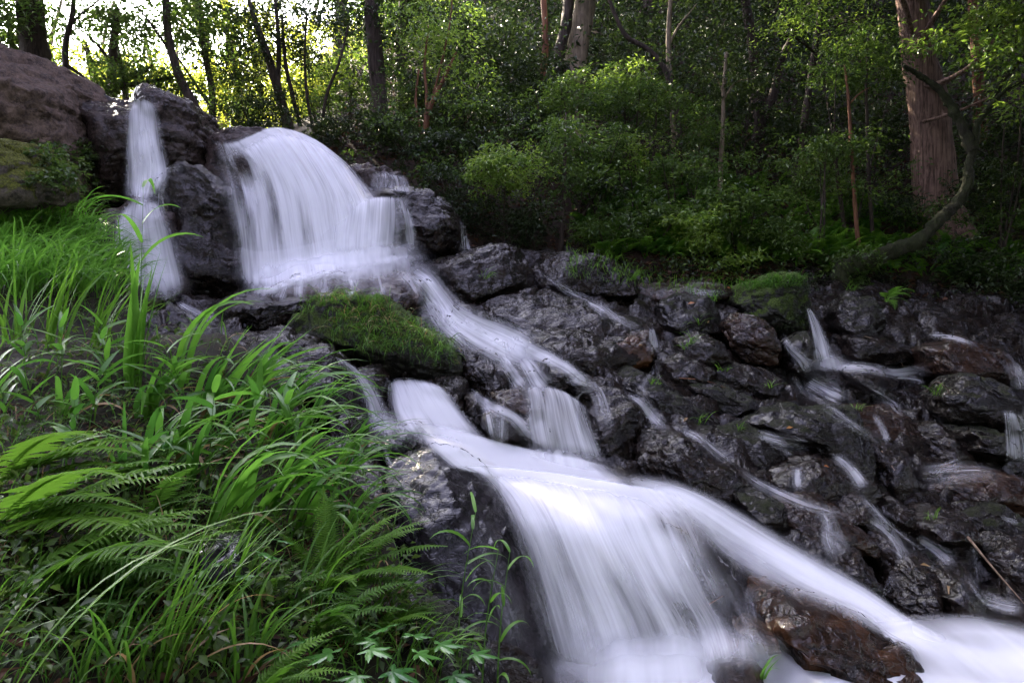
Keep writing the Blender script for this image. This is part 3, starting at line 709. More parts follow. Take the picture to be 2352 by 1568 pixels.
# the big fall
main_rows = [
    [(480, 308, 9.4), (528, 322, 9.3), (575, 312, 9.3), (622, 292, 9.3), (682, 303, 9.3), (742, 336, 9.3), (812, 396, 9.3)],
    [(496, 345, 9.1), (552, 366, 9.0), (602, 338, 8.85), (652, 320, 8.8), (722, 340, 8.8), (782, 382, 8.85), (850, 440, 9.0)],
    [(512, 420, 8.8), (580, 440, 8.7), (645, 430, 8.55), (712, 422, 8.5), (775, 436, 8.5), (830, 462, 8.6), (885, 480, 8.7)],
    [(535, 520, 8.6), (595, 540, 8.5), (665, 535, 8.4), (730, 520, 8.4), (792, 515, 8.4), (845, 520, 8.5), (905, 530, 8.6)],
    [(548, 650, 8.45), (605, 665, 8.3), (680, 650, 8.25), (750, 635, 8.25), (812, 622, 8.3), (870, 610, 8.35), (940, 600, 8.5)]]
def mb(u, v):
    b = 0.92 - 0.32 * np.clip((0.36 - u) / 0.3, 0, 1) * np.clip(v * 3, 0, 1) - 0.10 * np.abs(u - 0.55) + 0.10 * (v > 0.8)
    for u0, v0, su, sv, d in [(.20, .30, .05, .14, .7), (.13, .55, .03, .2, .25), (.29, .62, .03, .22, .45), (.42, .75, .03, .2, .35), (.56, .70, .04, .2, .3), (.70, .62, .03, .2, .35), (.84, .62, .03, .2, .5), (.93, .7, .03, .25, .5)]:
        b = b - d * np.exp(-((u - u0) / su) ** 2 - ((v - v0) / sv) ** 2)
    return b
sheet('great_waterfall', main_rows, bodyfn=mb, soft=(0.22, 0.24, 0.09, 0.09), nr=110, nc=110, gap=0.05, it=10)
sheet('great_waterfall', [[(x + 6, y + 10, Y - 0.16) for x, y, Y in r] for r in main_rows], bodyfn=lambda u, v: mb(u, v) - 0.18, soft=(0.17, 0.37, 0.21, 0.08), nr=90, nc=90, gap=0.14, it=10, seed=4)
sheet('tiered_waterfall', [[(735, 468, 8.8), (790, 455, 8.7), (850, 450, 8.7), (905, 447, 8.7), (940, 446, 8.7)], [(715, 500, 8.4), (790, 478, 8.35), (850, 470, 8.35), (905, 468, 8.4), (945, 470, 8.4)], [(705, 550, 8.25), (780, 540, 8.2), (845, 530, 8.2), (905, 525, 8.25), (950, 525, 8.3)], [(700, 615, 8.2), (780, 605, 8.15), (840, 597, 8.15), (900, 588, 8.2), (965, 585, 8.25)]],
      bodyfn=lambda u, v: 0.78 - 0.46 * u ** 1.4, soft=(0.42, 0.50, 0.21, 0.21), nr=80, nc=90, gap=0.06)
for k, p_ in enumerate([[(900, 446, 18), (905, 490, 22), (915, 540, 26), (925, 580, 24)], [(918, 446, 40), (930, 490, 44), (938, 540, 46), (944, 580, 40)], [(870, 448, 30), (876, 500, 34), (884, 560, 34)], [(978, 452, 30), (1030, 470, 20), (1056, 510, 12)]]):
    trickle(p_, body=0.46, seed=120 + k, nc=11, soft=(0.5, 0.5, 0.15, 0.25))
sheet('little_waterfall', [[(838, 388, 9.6), (885, 390, 9.6), (930, 402, 9.6)], [(838, 412, 9.3), (890, 412, 9.3), (942, 424, 9.3)], [(835, 450, 9.2), (890, 448, 9.2), (952, 450, 9.2)]], body=0.42, soft=(0.34, 0.26, 0.30, 0.22), nr=40)
sheet('far_waterfall', [[(1050, 500, 9.6), (1060, 498, 9.6), (1068, 505, 9.6)], [(1056, 540, 9.4), (1066, 540, 9.4), (1078, 540, 9.4)], [(1056, 585, 9.3), (1072, 585, 9.3), (1092, 588, 9.3)]], body=0.45, soft=(0.34, 0.50, 0.30, 0.22), nr=40, nc=20)
# upper plunge pool and the sheet that leaves it
sheet('upper_pool', [[(560, 645, 8.5), (700, 622, 8.5), (840, 590, 8.5), (975, 580, 8.6)], [(560, 665, 8.1), (690, 642, 8.1), (840, 608, 8.1), (1000, 602, 8.2)], [(560, 690, 7.7), (690, 660, 7.7), (840, 632, 7.7), (1010, 636, 7.8)], [(565, 720, 7.45), (695, 705, 7.4), (845, 690, 7.35), (1015, 690, 7.5)]],
      mat='foam', bodyfn=lambda u, v: 1.05 - 0.85 * v + 0.1 * (u - 0.5), soft=(0.20, 0.34, 0.15, 0.50), nr=50, nc=90, gap=0.04, it=10)
for k, (a, b, c) in enumerate([((660, 640), (650, 668), (640, 700)), ((740, 628), (745, 655), (740, 690)), ((800, 622), (806, 650), (815, 690)), ((860, 622), (868, 650), (880, 690)), ((700, 634), (690, 660), (690, 690)), ((920, 622), (945, 650), (965, 690))]):
    trickle([(*a, 60), (*b, 56), (*c, 44)], body=0.58, seed=k, soft=(0.5, 0.5, 0.2, 0.3))
# narrow stream down the middle
trickle([(945, 640, 50), (985, 690, 70), (1015, 740, 80), (1060, 785, 90), (1115, 830, 80)], body=0.42, nc=17, seed=140)
trickle([(1130, 790, 60), (1165, 840, 70), (1190, 880, 80), (1215, 915, 90)], body=0.55, nc=17, seed=141)
trickle([(1280, 835, 60), (1330, 870, 50), (1372, 900, 60), (1390, 960, 70), (1392, 1020, 80)], body=0.42, nc=17, seed=142)
trickle([(930, 612, 80), (975, 640, 82), (1010, 685, 88), (1045, 728, 98), (1100, 762, 118), (1160, 790, 134), (1225, 825, 130)], body=1.0, nc=21, soft=(0.50, 0.50, 0.18, 0.12), seed=3)
trickle([(1100, 750, 60), (1170, 785, 74), (1240, 815, 60), (1300, 845, 44), (1345, 878, 40), (1390, 890, 24)], body=0.75, nc=11, seed=4)
trickle([(1180, 800, 60), (1215, 840, 66), (1240, 880, 84), (1265, 905, 110)], body=0.95, nc=13, seed=5)
sheet('veil_waterfall', [[(1190, 890, 5.9), (1240, 880, 5.9), (1290, 895, 5.9), (1340, 930, 5.9)], [(1195, 930, 5.6), (1250, 915, 5.6), (1300, 920, 5.6), (1345, 960, 5.6)], [(1205, 985, 5.45), (1260, 975, 5.45), (1315, 980, 5.45), (1365, 1010, 5.45)], [(1225, 1060, 5.3), (1280, 1065, 5.3), (1340, 1065, 5.3), (1395, 1080, 5.3)]],
      bodyfn=lambda u, v: 0.58 + 0.14 * v, widen=1.30, soft=(0.30, 0.36, 0.20, 0.18), nr=70, nc=70, gap=0.05)
trickle([(1068, 885, 20), (1100, 915, 34), (1140, 940, 40), (1180, 960, 38), (1215, 1000, 56), (1260, 1050, 80)], body=0.85, nc=9, seed=6)
trickle([(1095, 905, 30), (1120, 945, 44), (1130, 985, 60), (1140, 1020, 76)], body=0.55, seed=7)
trickle([(1150, 945, 60), (1150, 985, 66), (1150, 1030, 70)], body=0.48, seed=8)
trickle([(1385, 885, 16), (1330, 905, 18), (1325, 950, 18), (1330, 990, 24), (1350, 1040, 50), (1380, 1080, 90)], body=0.6, seed=9)
# side fall by the bank and the second pool
trickle([(400, 690, 26), (440, 715, 40), (520, 750, 46)], body=0.5, seed=10)
sheet('side_waterfall', [[(745, 812, 5.7), (768, 815, 5.7), (800, 828, 5.7)], [(785, 850, 5.5), (815, 852, 5.5), (848, 862, 5.5)], [(820, 910, 5.3), (852, 905, 5.3), (882, 908, 5.3)], [(842, 1000, 5.1), (880, 990, 5.1), (922, 985, 5.1)]], body=0.52, soft=(0.42, 0.42, 0.15, 0.18), nr=60, nc=40)
sheet('second_waterfall', [[(885, 872, 6.1), (930, 864, 6.1), (985, 872, 6.1), (1030, 895, 6.1)], [(890, 905, 5.75), (945, 893, 5.7), (1005, 905, 5.7), (1060, 935, 5.8)], [(900, 960, 5.4), (975, 950, 5.35), (1045, 962, 5.35), (1110, 995, 5.4)], [(945, 1035, 5.05), (1035, 1035, 5.0), (1110, 1045, 5.0), (1185, 1060, 5.05)]],
      bodyfn=lambda u, v: 1.0 - 0.42 * np.clip((u - 0.62) / 0.38, 0, 1), soft=(0.22, 0.40, 0.22, 0.34), nr=70, nc=70, gap=0.06, it=10)
sheet('stone_top_water', [[(858, 985, 5.15), (910, 975, 5.15), (985, 985, 5.2)], [(855, 998, 4.85), (920, 990, 4.8), (1005, 1005, 4.85)], [(870, 1040, 4.65), (930, 1035, 4.6), (1008, 1050, 4.65)]], bodyfn=lambda u, v: 0.62 - 0.42 * v, soft=(0.22, 0.40, 0.22, 0.34), nr=40, nc=50)
trickle([(880, 1020, 14), (890, 1050, 20), (905, 1075, 30)], body=0.36, seed=11)
# second pool, smooth lip, the wide lower fall
pool_rows = [
    [(905, 960, 5.3), (1040, 975, 5.25), (1150, 1010, 5.2), (1270, 1035, 5.25), (1400, 1065, 5.25)],
    [(985, 1025, 5.0), (1080, 1040, 4.95), (1190, 1060, 4.9), (1320, 1080, 4.95), (1450, 1100, 5.0)],
    [(1060, 1085, 4.65), (1140, 1100, 4.55), (1270, 1125, 4.5), (1410, 1150, 4.55), (1570, 1170, 4.65)]]
sheet('second_pool', pool_rows, mat='foam', bodyfn=lambda u, v: 1.05 - 0.35 * np.clip((u - 0.8) / 0.2, 0, 1), soft=(0.17, 0.24, 0.18, 0.18), nr=60, nc=110, gap=0.05, it=12)
low_rows = [
    [(1050, 1068, 4.72), (1140, 1070, 4.68), (1280, 1085, 4.66), (1420, 1105, 4.7), (1570, 1125, 4.8)],
    [(1118, 1105, 4.4), (1200, 1112, 4.32), (1320, 1132, 4.3), (1470, 1165, 4.35), (1660, 1215, 4.5)],
    [(1160, 1180, 4.1), (1250, 1190, 4.02), (1360, 1215, 4.0), (1510, 1250, 4.05), (1700, 1300, 4.15)],
    [(1195, 1280, 3.92), (1290, 1300, 3.84), (1410, 1325, 3.82), (1560, 1350, 3.86), (1730, 1370, 3.95)],
    [(1232, 1400, 3.78), (1330, 1415, 3.70), (1460, 1432, 3.68), (1610, 1440, 3.72), (1755, 1435, 3.8)],
    [(1280, 1560, 3.62), (1370, 1560, 3.52), (1500, 1560, 3.50), (1640, 1545, 3.54), (1780, 1510, 3.62)]]
def lb(u, v):
    b = 1.15 - 0.45 * np.clip((v - 0.14) / 0.5, 0, 1)
    for u0, v0, su, sv, d in [(.78, .27, .07, .07, .40), (.90, .42, .05, .12, .35), (.62, .30, .06, .06, .25), (.30, .55, .03, .25, .22), (.52, .68, .04, .2, .25), (.70, .75, .05, .15, .35), (.10, .55, .04, .3, .35), (.42, .42, .02, .2, .18), (.86, .72, .05, .14, .4)]:
        b = b - d * np.exp(-((u - u0) / su) ** 2 - ((v - v0) / sv) ** 2)
    return b - 0.10 * np.clip((u - 0.72) / 0.28, 0, 1) * np.clip(v * 4, 0, 1) + 0.5 * np.clip((v - 0.86) / 0.14, 0, 1)
sheet('lower_waterfall', low_rows, bodyfn=lb, soft=(0.20, 0.27, 0.04, 0.15), nr=120, nc=120, gap=0.05, it=14)
sheet('lower_waterfall', [[(x - 4, y + 8, Y - 0.10) for x, y, Y in r] for r in low_rows], bodyfn=lambda u, v: lb(u, v) - 0.16, soft=(0.42, 0.42, 0.21, 0.15), nr=90, nc=90, gap=0.12, it=14, seed=3)
# thin film over the big smooth boulder
sheet('thin_water_film', [[(985, 1190, 3.75), (1060, 1150, 3.75), (1130, 1140, 3.8)], [(1030, 1280, 3.5), (1100, 1260, 3.5), (1180, 1230, 3.6)], [(1090, 1400, 3.35), (1160, 1390, 3.35), (1230, 1380, 3.45)], [(1130, 1520, 3.2), (1200, 1520, 3.2), (1265, 1510, 3.35)]], body=0.30, soft=(0.50, 0.50, 0.45, 0.30), nr=60, nc=50, gap=0.02)
# the wide stream that slants away across the slope
wide = [
    [(1380, 1070, 5.1), (1405, 1092, 5.0), (1430, 1120, 4.85), (1450, 1150, 4.7)],
    [(1545, 1100, 5.0), (1560, 1130, 4.9), (1580, 1175, 4.75), (1600, 1225, 4.55)],
    [(1660, 1150, 4.95), (1665, 1185, 4.85), (1665, 1240, 4.7), (1660, 1300, 4.5)],
    [(1790, 1225, 4.75), (1775, 1255, 4.65), (1755, 1295, 4.5), (1730, 1345, 4.3)],
    [(1900, 1285, 4.6), (1880, 1315, 4.5), (1860, 1350, 4.4), (1840, 1390, 4.25)],
    [(1995, 1345, 4.45), (1985, 1370, 4.38), (1965, 1400, 4.25), (1940, 1425, 4.15)],
    [(2100, 1420, 4.25), (2090, 1440, 4.15), (2070, 1465, 4.05), (2060, 1485, 3.95)],
    [(2230, 1470, 4.0), (2210, 1495, 3.9), (2190, 1530, 3.78), (2170, 1560, 3.68)],
    [(2440, 1490, 3.95), (2420, 1520, 3.82), (2390, 1570, 3.65), (2370, 1620, 3.5)]]
def wb(u, v):
    return 0.84 + 0.24 * np.exp(-((u - 0.45) / 0.25) ** 2) - 0.28 * np.exp(-((v - 0.30) / 0.09) ** 2) * (u > 0.3) + 0.2 * np.clip((v - 0.75) / 0.25, 0, 1)
sheet('wide_stream', wide, mat='foam', bodyfn=wb, soft=(0.48, 0.50, 0.08, 0.00), nr=150, nc=60, gap=0.05, it=10)
sheet('wide_stream', [[(x, y - 4, Y - 0.08) for x, y, Y in r] for r in wide], mat='foam', bodyfn=lambda u, v: wb(u, v) - 0.2, soft=(0.50, 0.50, 0.15, 0.00), nr=120, nc=50, gap=0.11, it=10, seed=6)
sheet('slanting_veil', [[(1690, 1300, 4.4), (1740, 1330, 4.35), (1800, 1360, 4.3)], [(1680, 1360, 4.1), (1720, 1380, 4.05), (1770, 1390, 4.05)], [(1700, 1440, 3.9), (1740, 1445, 3.85), (1790, 1445, 3.85)]], body=0.36, soft=(0.50, 0.50, 0.45, 0.30), nr=40, nc=40)
# lowest pool
zpool = -1.57
gxp = np.linspace(-0.2, 3.2, 120); gyp = np.linspace(3.05, 4.15, 50)
A, B2 = np.meshgrid(gxp, gyp)
q = np.stack([A.ravel(), B2.ravel(), np.zeros(A.size)], 1)
zz = zpool + 0.035 * fbm(q * 2.0, 71, 3) + 0.05 * np.clip((B2.ravel() - 3.5), 0, 1)
far = np.clip((4.15 - B2.ravel()) / 0.25, 0, 1)
E = far * np.clip((A.ravel() + 0.05) / 0.75, 0, 1)
bodyp = 0.86 + 0.34 * fbm(q * 1.6, 81, 3) + 0.25 * np.exp(-((A.ravel() - 0.75) / 0.5) ** 2)
tag(mk('lowest_pool', np.stack([A.ravel(), B2.ravel(), zz], 1), grid_faces(50, 120), M['foam'], attrs={'edge': E, 'body': bodyp}, uv=np.stack([A.ravel() * 0.4, B2.ravel()], 1)), kind='structure')
# foam that is thrown up where the falls land
def splash(rows, body=0.62, soft=(0.50, 0.50, 0.50, 0.38), gap=0.06, seed=0, nr=40, nc=70, onrock=False):
    return sheet('splash_water', rows, mat='foam', body=body, soft=soft, gap=gap, seed=seed, nr=nr, nc=nc, onrock=onrock)
splash([[(1235, 1420, 3.52), (1400, 1425, 3.46), (1560, 1420, 3.48), (1730, 1400, 3.55)], [(1225, 1500, 3.44), (1400, 1500, 3.38), (1570, 1495, 3.40), (1750, 1470, 3.46)], [(1200, 1600, 3.28), (1400, 1600, 3.22), (1580, 1600, 3.24), (1780, 1590, 3.3)]], .66, seed=1)
splash([[(1250, 1450, 3.40), (1400, 1470, 3.36), (1560, 1460, 3.36), (1700, 1440, 3.42)], [(1230, 1530, 3.32), (1400, 1540, 3.26), (1570, 1530, 3.28), (1720, 1510, 3.34)], [(1210, 1620, 3.16), (1400, 1620, 3.14), (1580, 1620, 3.16), (1740, 1610, 3.2)]], .60, seed=2)
splash([[(1640, 1400, 3.72), (1720, 1420, 3.62), (1800, 1440, 3.6)], [(1640, 1470, 3.56), (1730, 1480, 3.5), (1830, 1500, 3.5)], [(1640, 1560, 3.4), (1740, 1560, 3.36), (1840, 1580, 3.36)]], .50, seed=3, onrock=True)
splash([[(540, 585, 8.3), (680, 575, 8.15), (830, 550, 8.15), (970, 535, 8.3)], [(535, 630, 8.15), (680, 615, 8.0), (830, 590, 8.0), (985, 572, 8.15)], [(540, 675, 7.9), (690, 655, 7.8), (840, 632, 7.8), (1000, 615, 7.9)]], .60, (0.3, 0.3, 0.5, 0.4), seed=4, onrock=True)
splash([[(245, 600, 7.4), (330, 605, 7.35), (440, 600, 7.4)], [(240, 650, 7.3), (335, 655, 7.25), (450, 650, 7.3)], [(245, 705, 7.2), (340, 705, 7.15), (455, 700, 7.2)]], .42, seed=5, onrock=True)
splash([[(840, 935, 5.1), (885, 930, 5.05), (930, 930, 5.1)], [(835, 975, 5.0), (885, 970, 4.95), (945, 970, 5.0)], [(845, 1010, 4.85), (895, 1005, 4.8), (965, 1005, 4.85)]], .60, seed=6, onrock=True)
splash([[(1180, 1000, 5.2), (1270, 1000, 5.15), (1390, 1025, 5.2)], [(1170, 1045, 5.1), (1270, 1050, 5.05), (1410, 1070, 5.1)], [(1180, 1095, 4.95), (1280, 1095, 4.9), (1430, 1110, 4.95)]], .55, seed=7, onrock=True)
splash([[(1862, 800, 7.6), (1895, 800, 7.55), (1940, 805, 7.6)], [(1860, 830, 7.5), (1900, 830, 7.45), (1960, 832, 7.5)], [(1870, 860, 7.35), (1905, 860, 7.3), (1980, 860, 7.35)]], .50, seed=8, onrock=True)
# shaded falls at the far side of the slope
sheet('shaded_waterfall', [[(1848, 700, 8.3), (1856, 703, 8.3), (1866, 712, 8.3)], [(1854, 735, 8.0), (1872, 738, 8.0), (1892, 748, 8.0)], [(1865, 780, 7.8), (1888, 785, 7.8), (1912, 790, 7.8)], [(1872, 845, 7.6), (1900, 842, 7.6), (1935, 838, 7.6)]], body=0.62, soft=(0.26, 0.50, 0.09, 0.15), nr=60, nc=30)
trickle([(1880, 838, 26), (1930, 842, 34), (1990, 845, 40), (2050, 858, 40), (2110, 855, 56), (2140, 872, 30)], body=0.60, nc=11, seed=12)
trickle([(2040, 868, 20), (2090, 870, 26), (2135, 882, 20)], body=0.5, seed=13)
trickle([(1815, 850, 30), (1835, 885, 44), (1850, 905, 60)], body=0.34, seed=15)
trickle([(2120, 772, 16), (2160, 770, 24), (2210, 780, 22), (2262, 802, 14)], body=0.55, seed=18)
sheet('edge_waterfall', [[(2300, 815, 7.2), (2325, 822, 7.2), (2352, 835, 7.2)], [(2310, 860, 6.9), (2340, 866, 6.9), (2380, 870, 6.9)], [(2320, 900, 6.8), (2350, 905, 6.8), (2400, 905, 6.8)]], body=0.42, soft=(0.34, 0.34, 0.30, 0.30), nr=30, nc=30)
sheet('edge_waterfall', [[(2300, 935, 6.7), (2325, 940, 6.7), (2350, 950, 6.7)], [(2306, 990, 6.35), (2335, 992, 6.35), (2380, 1000, 6.35)], [(2312, 1075, 6.15), (2345, 1075, 6.15), (2410, 1075, 6.15)]], body=0.55, soft=(0.20, 0.34, 0.15, 0.22), nr=50, nc=30)
# threads over the slope
for k, (path, bd) in enumerate([
    ([(1345, 690, 20), (1372, 703, 30), (1402, 724, 40)], .5),
    ([(1497, 748, 14), (1501, 775, 26), (1506, 818, 42)], .6),
    ([(1425, 900, 16), (1470, 920, 24), (1500, 955, 40), (1535, 990, 56)], .48),
    ([(1560, 985, 24), (1600, 1002, 28), (1645, 1040, 36), (1695, 1078, 46)], .52),
    ([(1795, 765, 18), (1812, 800, 30), (1842, 832, 44), (1866, 875, 76)], .52),
    ([(1845, 870, 70), (1890, 895, 80), (1950, 925, 70)], .30),
    ([(2002, 945, 18), (2026, 980, 20), (2042, 1025, 16)], .40),
    ([(1730, 993, 24), (1800, 1013, 34), (1870, 1026, 40)], .38),
    ([(1905, 1040, 30), (1938, 1062, 30), (1965, 1092, 36), (1990, 1135, 60)], .50),
    ([(1832, 1062, 30), (1832, 1095, 40), (1835, 1138, 50)], .42),
    ([(1740, 1100, 24), (1800, 1132, 34), (1850, 1155, 44)], .34),
    ([(1880, 1160, 50), (1905, 1195, 50), (1915, 1240, 80), (1945, 1290, 80)], .28),
    ([(1985, 1185, 26), (2030, 1215, 34), (2062, 1255, 34), (2088, 1305, 46)], .48),
    ([(2100, 1230, 26), (2150, 1262, 36), (2205, 1305, 60)], .50),
    ([(2232, 1235, 30), (2245, 1290, 40), (2258, 1345, 56)], .30)]):
    trickle([(x, y, w * 1.25) for x, y, w in path], body=bd, nc=11, seed=80 + k, soft=(0.5, 0.5, 0.25, 0.30))
trickle([(1832, 1070, 26), (1832, 1100, 30), (1834, 1130, 34)], body=0.34, seed=25)
trickle([(1880, 1215, 60), (1920, 1240, 70), (1960, 1290, 60)], body=0.22, seed=27)
trickle([(2055, 1310, 26), (2040, 1350, 30), (2030, 1390, 30)], body=0.40, seed=30)
trickle([(2230, 1230, 20), (2245, 1290, 26), (2255, 1340, 40)], body=0.32, seed=31)
trickle([(2240, 1370, 60), (2300, 1390, 50), (2360, 1400, 50)], body=0.40, seed=32)
trickle([(2230, 1060, 60), (2170, 1075, 40), (2100, 1085, 30)], body=0.24, seed=33)
trickle([(1290, 870, 26), (1340, 880, 22), (1370, 895, 20)], body=0.4, seed=34)
trickle([(2295, 1180, 16), (2320, 1195, 20), (2352, 1200, 22)], body=0.5, seed=35)

for k, path in enumerate([
    [(1215, 600, 20), (1250, 630, 26), (1300, 665, 30), (1360, 695, 34), (1420, 735, 36), (1470, 760, 30), (1503, 785, 24)],
    [(1506, 810, 30), (1500, 850, 34), (1480, 890, 30), (1500, 930, 36), (1530, 980, 40), (1580, 1000, 36)],
    [(1560, 660, 50), (1620, 665, 60), (1690, 668, 50)],
    [(1680, 1060, 34), (1720, 1095, 36), (1770, 1125, 40), (1850, 1160, 44), (1930, 1180, 40), (1990, 1200, 34)],
    [(1850, 895, 50), (1900, 930, 60), (1950, 965, 50), (2000, 1000, 40), (2040, 1040, 26)],
    [(1940, 860, 60), (2000, 895, 60), (2060, 930, 46), (2090, 990, 34)],
    [(2080, 1090, 90), (2160, 1090, 80), (2250, 1085, 70), (2320, 1100, 60)],
    [(1960, 1120, 40), (2000, 1160, 44), (2040, 1200, 40), (2090, 1240, 40), (2150, 1285, 40)],
    [(1745, 1000, 30), (1800, 1030, 30), (1830, 1060, 30)],
    [(2200, 1300, 50), (2230, 1350, 46), (2260, 1390, 60), (2330, 1405, 60)],
    [(1040, 700, 70), (1075, 735, 90), (1120, 770, 100), (1180, 800, 110)]]):
    trickle(path, body=0.27, nc=11, seed=50 + k, soft=(0.50, 0.50, 0.38, 0.45))
# ---------------------------------------------------------------- forest floor
HILL = [  # px, py, distance
    (-500, 300, 10.5), (-100, 260, 11), (200, 250, 11), (480, 310, 11.2), (-400, 340, 16), (100, 335, 16), (480, 345, 16), (600, 330, 13), (-300, 420, 28), (200, 420, 28), (500, 400, 28),
    (300, 470, 45), (-600, 470, 45), (650, 330, 20), (700, 280, 30), (720, 330, 12.5), (820, 300, 15), (800, 170, 20), (800, 70, 28), (900, 390, 11), (950, 280, 13.5), (1000, 180, 18), (1000, 60, 24),
    (1100, 585, 9.6), (1070, 450, 10.2), (1150, 420, 11), (1250, 570, 9.9), (1300, 460, 11), (1300, 290, 15), (1300, 110, 21), (1300, -30, 28),
    (1480, 600, 9.7), (1700, 610, 9.7), (1600, 470, 11.5), (1700, 350, 14), (1700, 150, 19), (1700, -30, 26), (1900, 620, 9.8), (2150, 530, 12), (2050, 600, 10.2), (2100, 280, 16), (2100, 20, 23),
    (2352, 700, 9.2), (2352, 600, 10.4), (2352, 300, 15), (2352, 0, 21), (2700, 700, 9.5), (2700, 300, 14), (2700, 0, 20), (2250, 720, 9.0), (2000, 670, 9.4),
    (1300, -90, 40), (2000, -90, 40), (2700, -90, 40), (900, 0, 40), (3200, 300, 14), (3200, 0, 22)]
hp = P(*np.array(HILL).T)
_hill = rbf(hp[:, :2], hp[:, 2], 5e-3)
hx = np.concatenate([np.arange(-22, -6, 0.4), np.arange(-6, 13, 0.10), np.arange(13, 30, 0.4)])
hy = np.concatenate([np.arange(9.0, 20, 0.10), np.arange(20, 46, 0.4)])
HX, HY = np.meshgrid(hx, hy)
xy = np.stack([HX.ravel(), HY.ravel()], 1)
def hillz(xy):
    xy = np.atleast_2d(xy)
    q = np.concatenate([xy, np.zeros((len(xy), 1))], 1)
    z = _hill(xy)
    lim = np.clip(z, -1.5, 20)
    return lim + 0.10 * fbm(q * 1.3, 61, 4) - 0.05
hz = hillz(xy)
# in front of the bank the floor dips below the rocks
front = np.clip((9.75 - xy[:, 1]) / 0.5, 0, 1)
hz = hz - 0.9 * front
hillV = np.concatenate([xy, hz[:, None]], 1)
hillF = grid_faces(len(hy), len(hx))
tag(mk('forest_hillside', hillV, hillF, M['soil']), kind='structure')
def on_hill(px, py, Y):
    """A place on the forest floor below a viewing direction."""
    v = P(px, py, Y)
    return np.array([v[0], v[1], float(hillz(v[None, :2])[0])])

# ---------------------------------------------------------------- leaves, tubes
def leaf_batch(C, Dn, Nn, L, Wd, fold=0.25, droop=0.25):
    """Leaves (2 faces each, folded along the midrib) at C pointing along Dn, facing Nn."""
    n = len(C)
    S = np.cross(Dn, Nn); S /= np.linalg.norm(S, axis=1)[:, None] + 1e-9
    Nn = np.cross(S, Dn)
    L = L[:, None]; Wd = Wd[:, None]
    a = C
    m = C + Dn * L * 0.45
    l = m - S * Wd * 0.5 + Nn * Wd * fold
    r = m + S * Wd * 0.5 + Nn * Wd * fold
    t = C + Dn * L - Nn * L * droop * 0.5
    V = np.stack([a, l, t, r], 1).reshape(-1, 3)
    b = np.arange(n)[:, None] * 4
    F = np.concatenate([b + [0, 2, 1], b + [0, 3, 2]], 0)
    return V, F

def unit(v): return v / (np.linalg.norm(v, axis=-1, keepdims=True) + 1e-9)

def leaf_cloud(rs, clumps, n, size, aspect=0.42, flat=0.35, up=1.0, twig=0.0):
    """n leaves in flattened sprays round the clump middles (x, y, z, radius)."""
    cl = np.asarray(clumps, float)
    w = cl[:, 3] ** 2; w = w / w.sum()
    k = rs.choice(len(cl), n, p=w)
    ang = rs.uniform(0, 2 * np.pi, n)
    rad = np.sqrt(rs.uniform(0, 1, n)) * cl[k, 3]
    # each spray is split in twigs: gather the leaves along a few spokes
    spokes = rs.randint(5, 9, len(cl))
    a0 = rs.uniform(0, 6.28, len(cl))
    snap = np.round((ang - a0[k]) / (2 * np.pi) * spokes[k]) / spokes[k] * 2 * np.pi + a0[k]
    ang = snap + rs.normal(0, 0.22, n)
    tiltx, tilty = rs.normal(0, 0.30, len(cl)), rs.normal(0, 0.30, len(cl))
    dx, dy = np.cos(ang) * rad, np.sin(ang) * rad
    C = cl[k, :3] + np.stack([dx, dy, dx * tiltx[k] + dy * tilty[k] - 0.35 * rad ** 2 / cl[k, 3] + rs.normal(0, flat * 0.33, n) * cl[k, 3]], 1)
    out = np.stack([np.cos(ang), np.sin(ang), np.zeros(n)], 1)
    D = unit(out + rs.normal(0, 0.65, (n, 3)) + np.array([0, 0, -0.15]))
    N = unit(np.array([0, 0, up]) + rs.normal(0, 0.42, (n, 3)))
    sz = size * rs.uniform(0.6, 1.25, n)
    V, F = leaf_batch(C, D, N, sz, sz * aspect)
    shade = rs.uniform(0, 1, len(cl))
    tint = np.clip(0.55 * shade[k] + 0.45 * rs.uniform(0, 1, n), 0, 1)
    return V, F, np.repeat(tint, 4)

def ellipsoid_clumps(rs, c, r, n, cr):
    """Sprays spread through an ellipsoid, denser toward its skin and uneven."""
    d = unit(rs.normal(size=(n, 3)))
    q = rs.uniform(0.25, 1.0, n) ** 0.6
    p = np.asarray(c) + d * q[:, None] * np.asarray(r)
    return np.concatenate([p, (cr * rs.uniform(0.55, 1.3, n))[:, None]], 1)

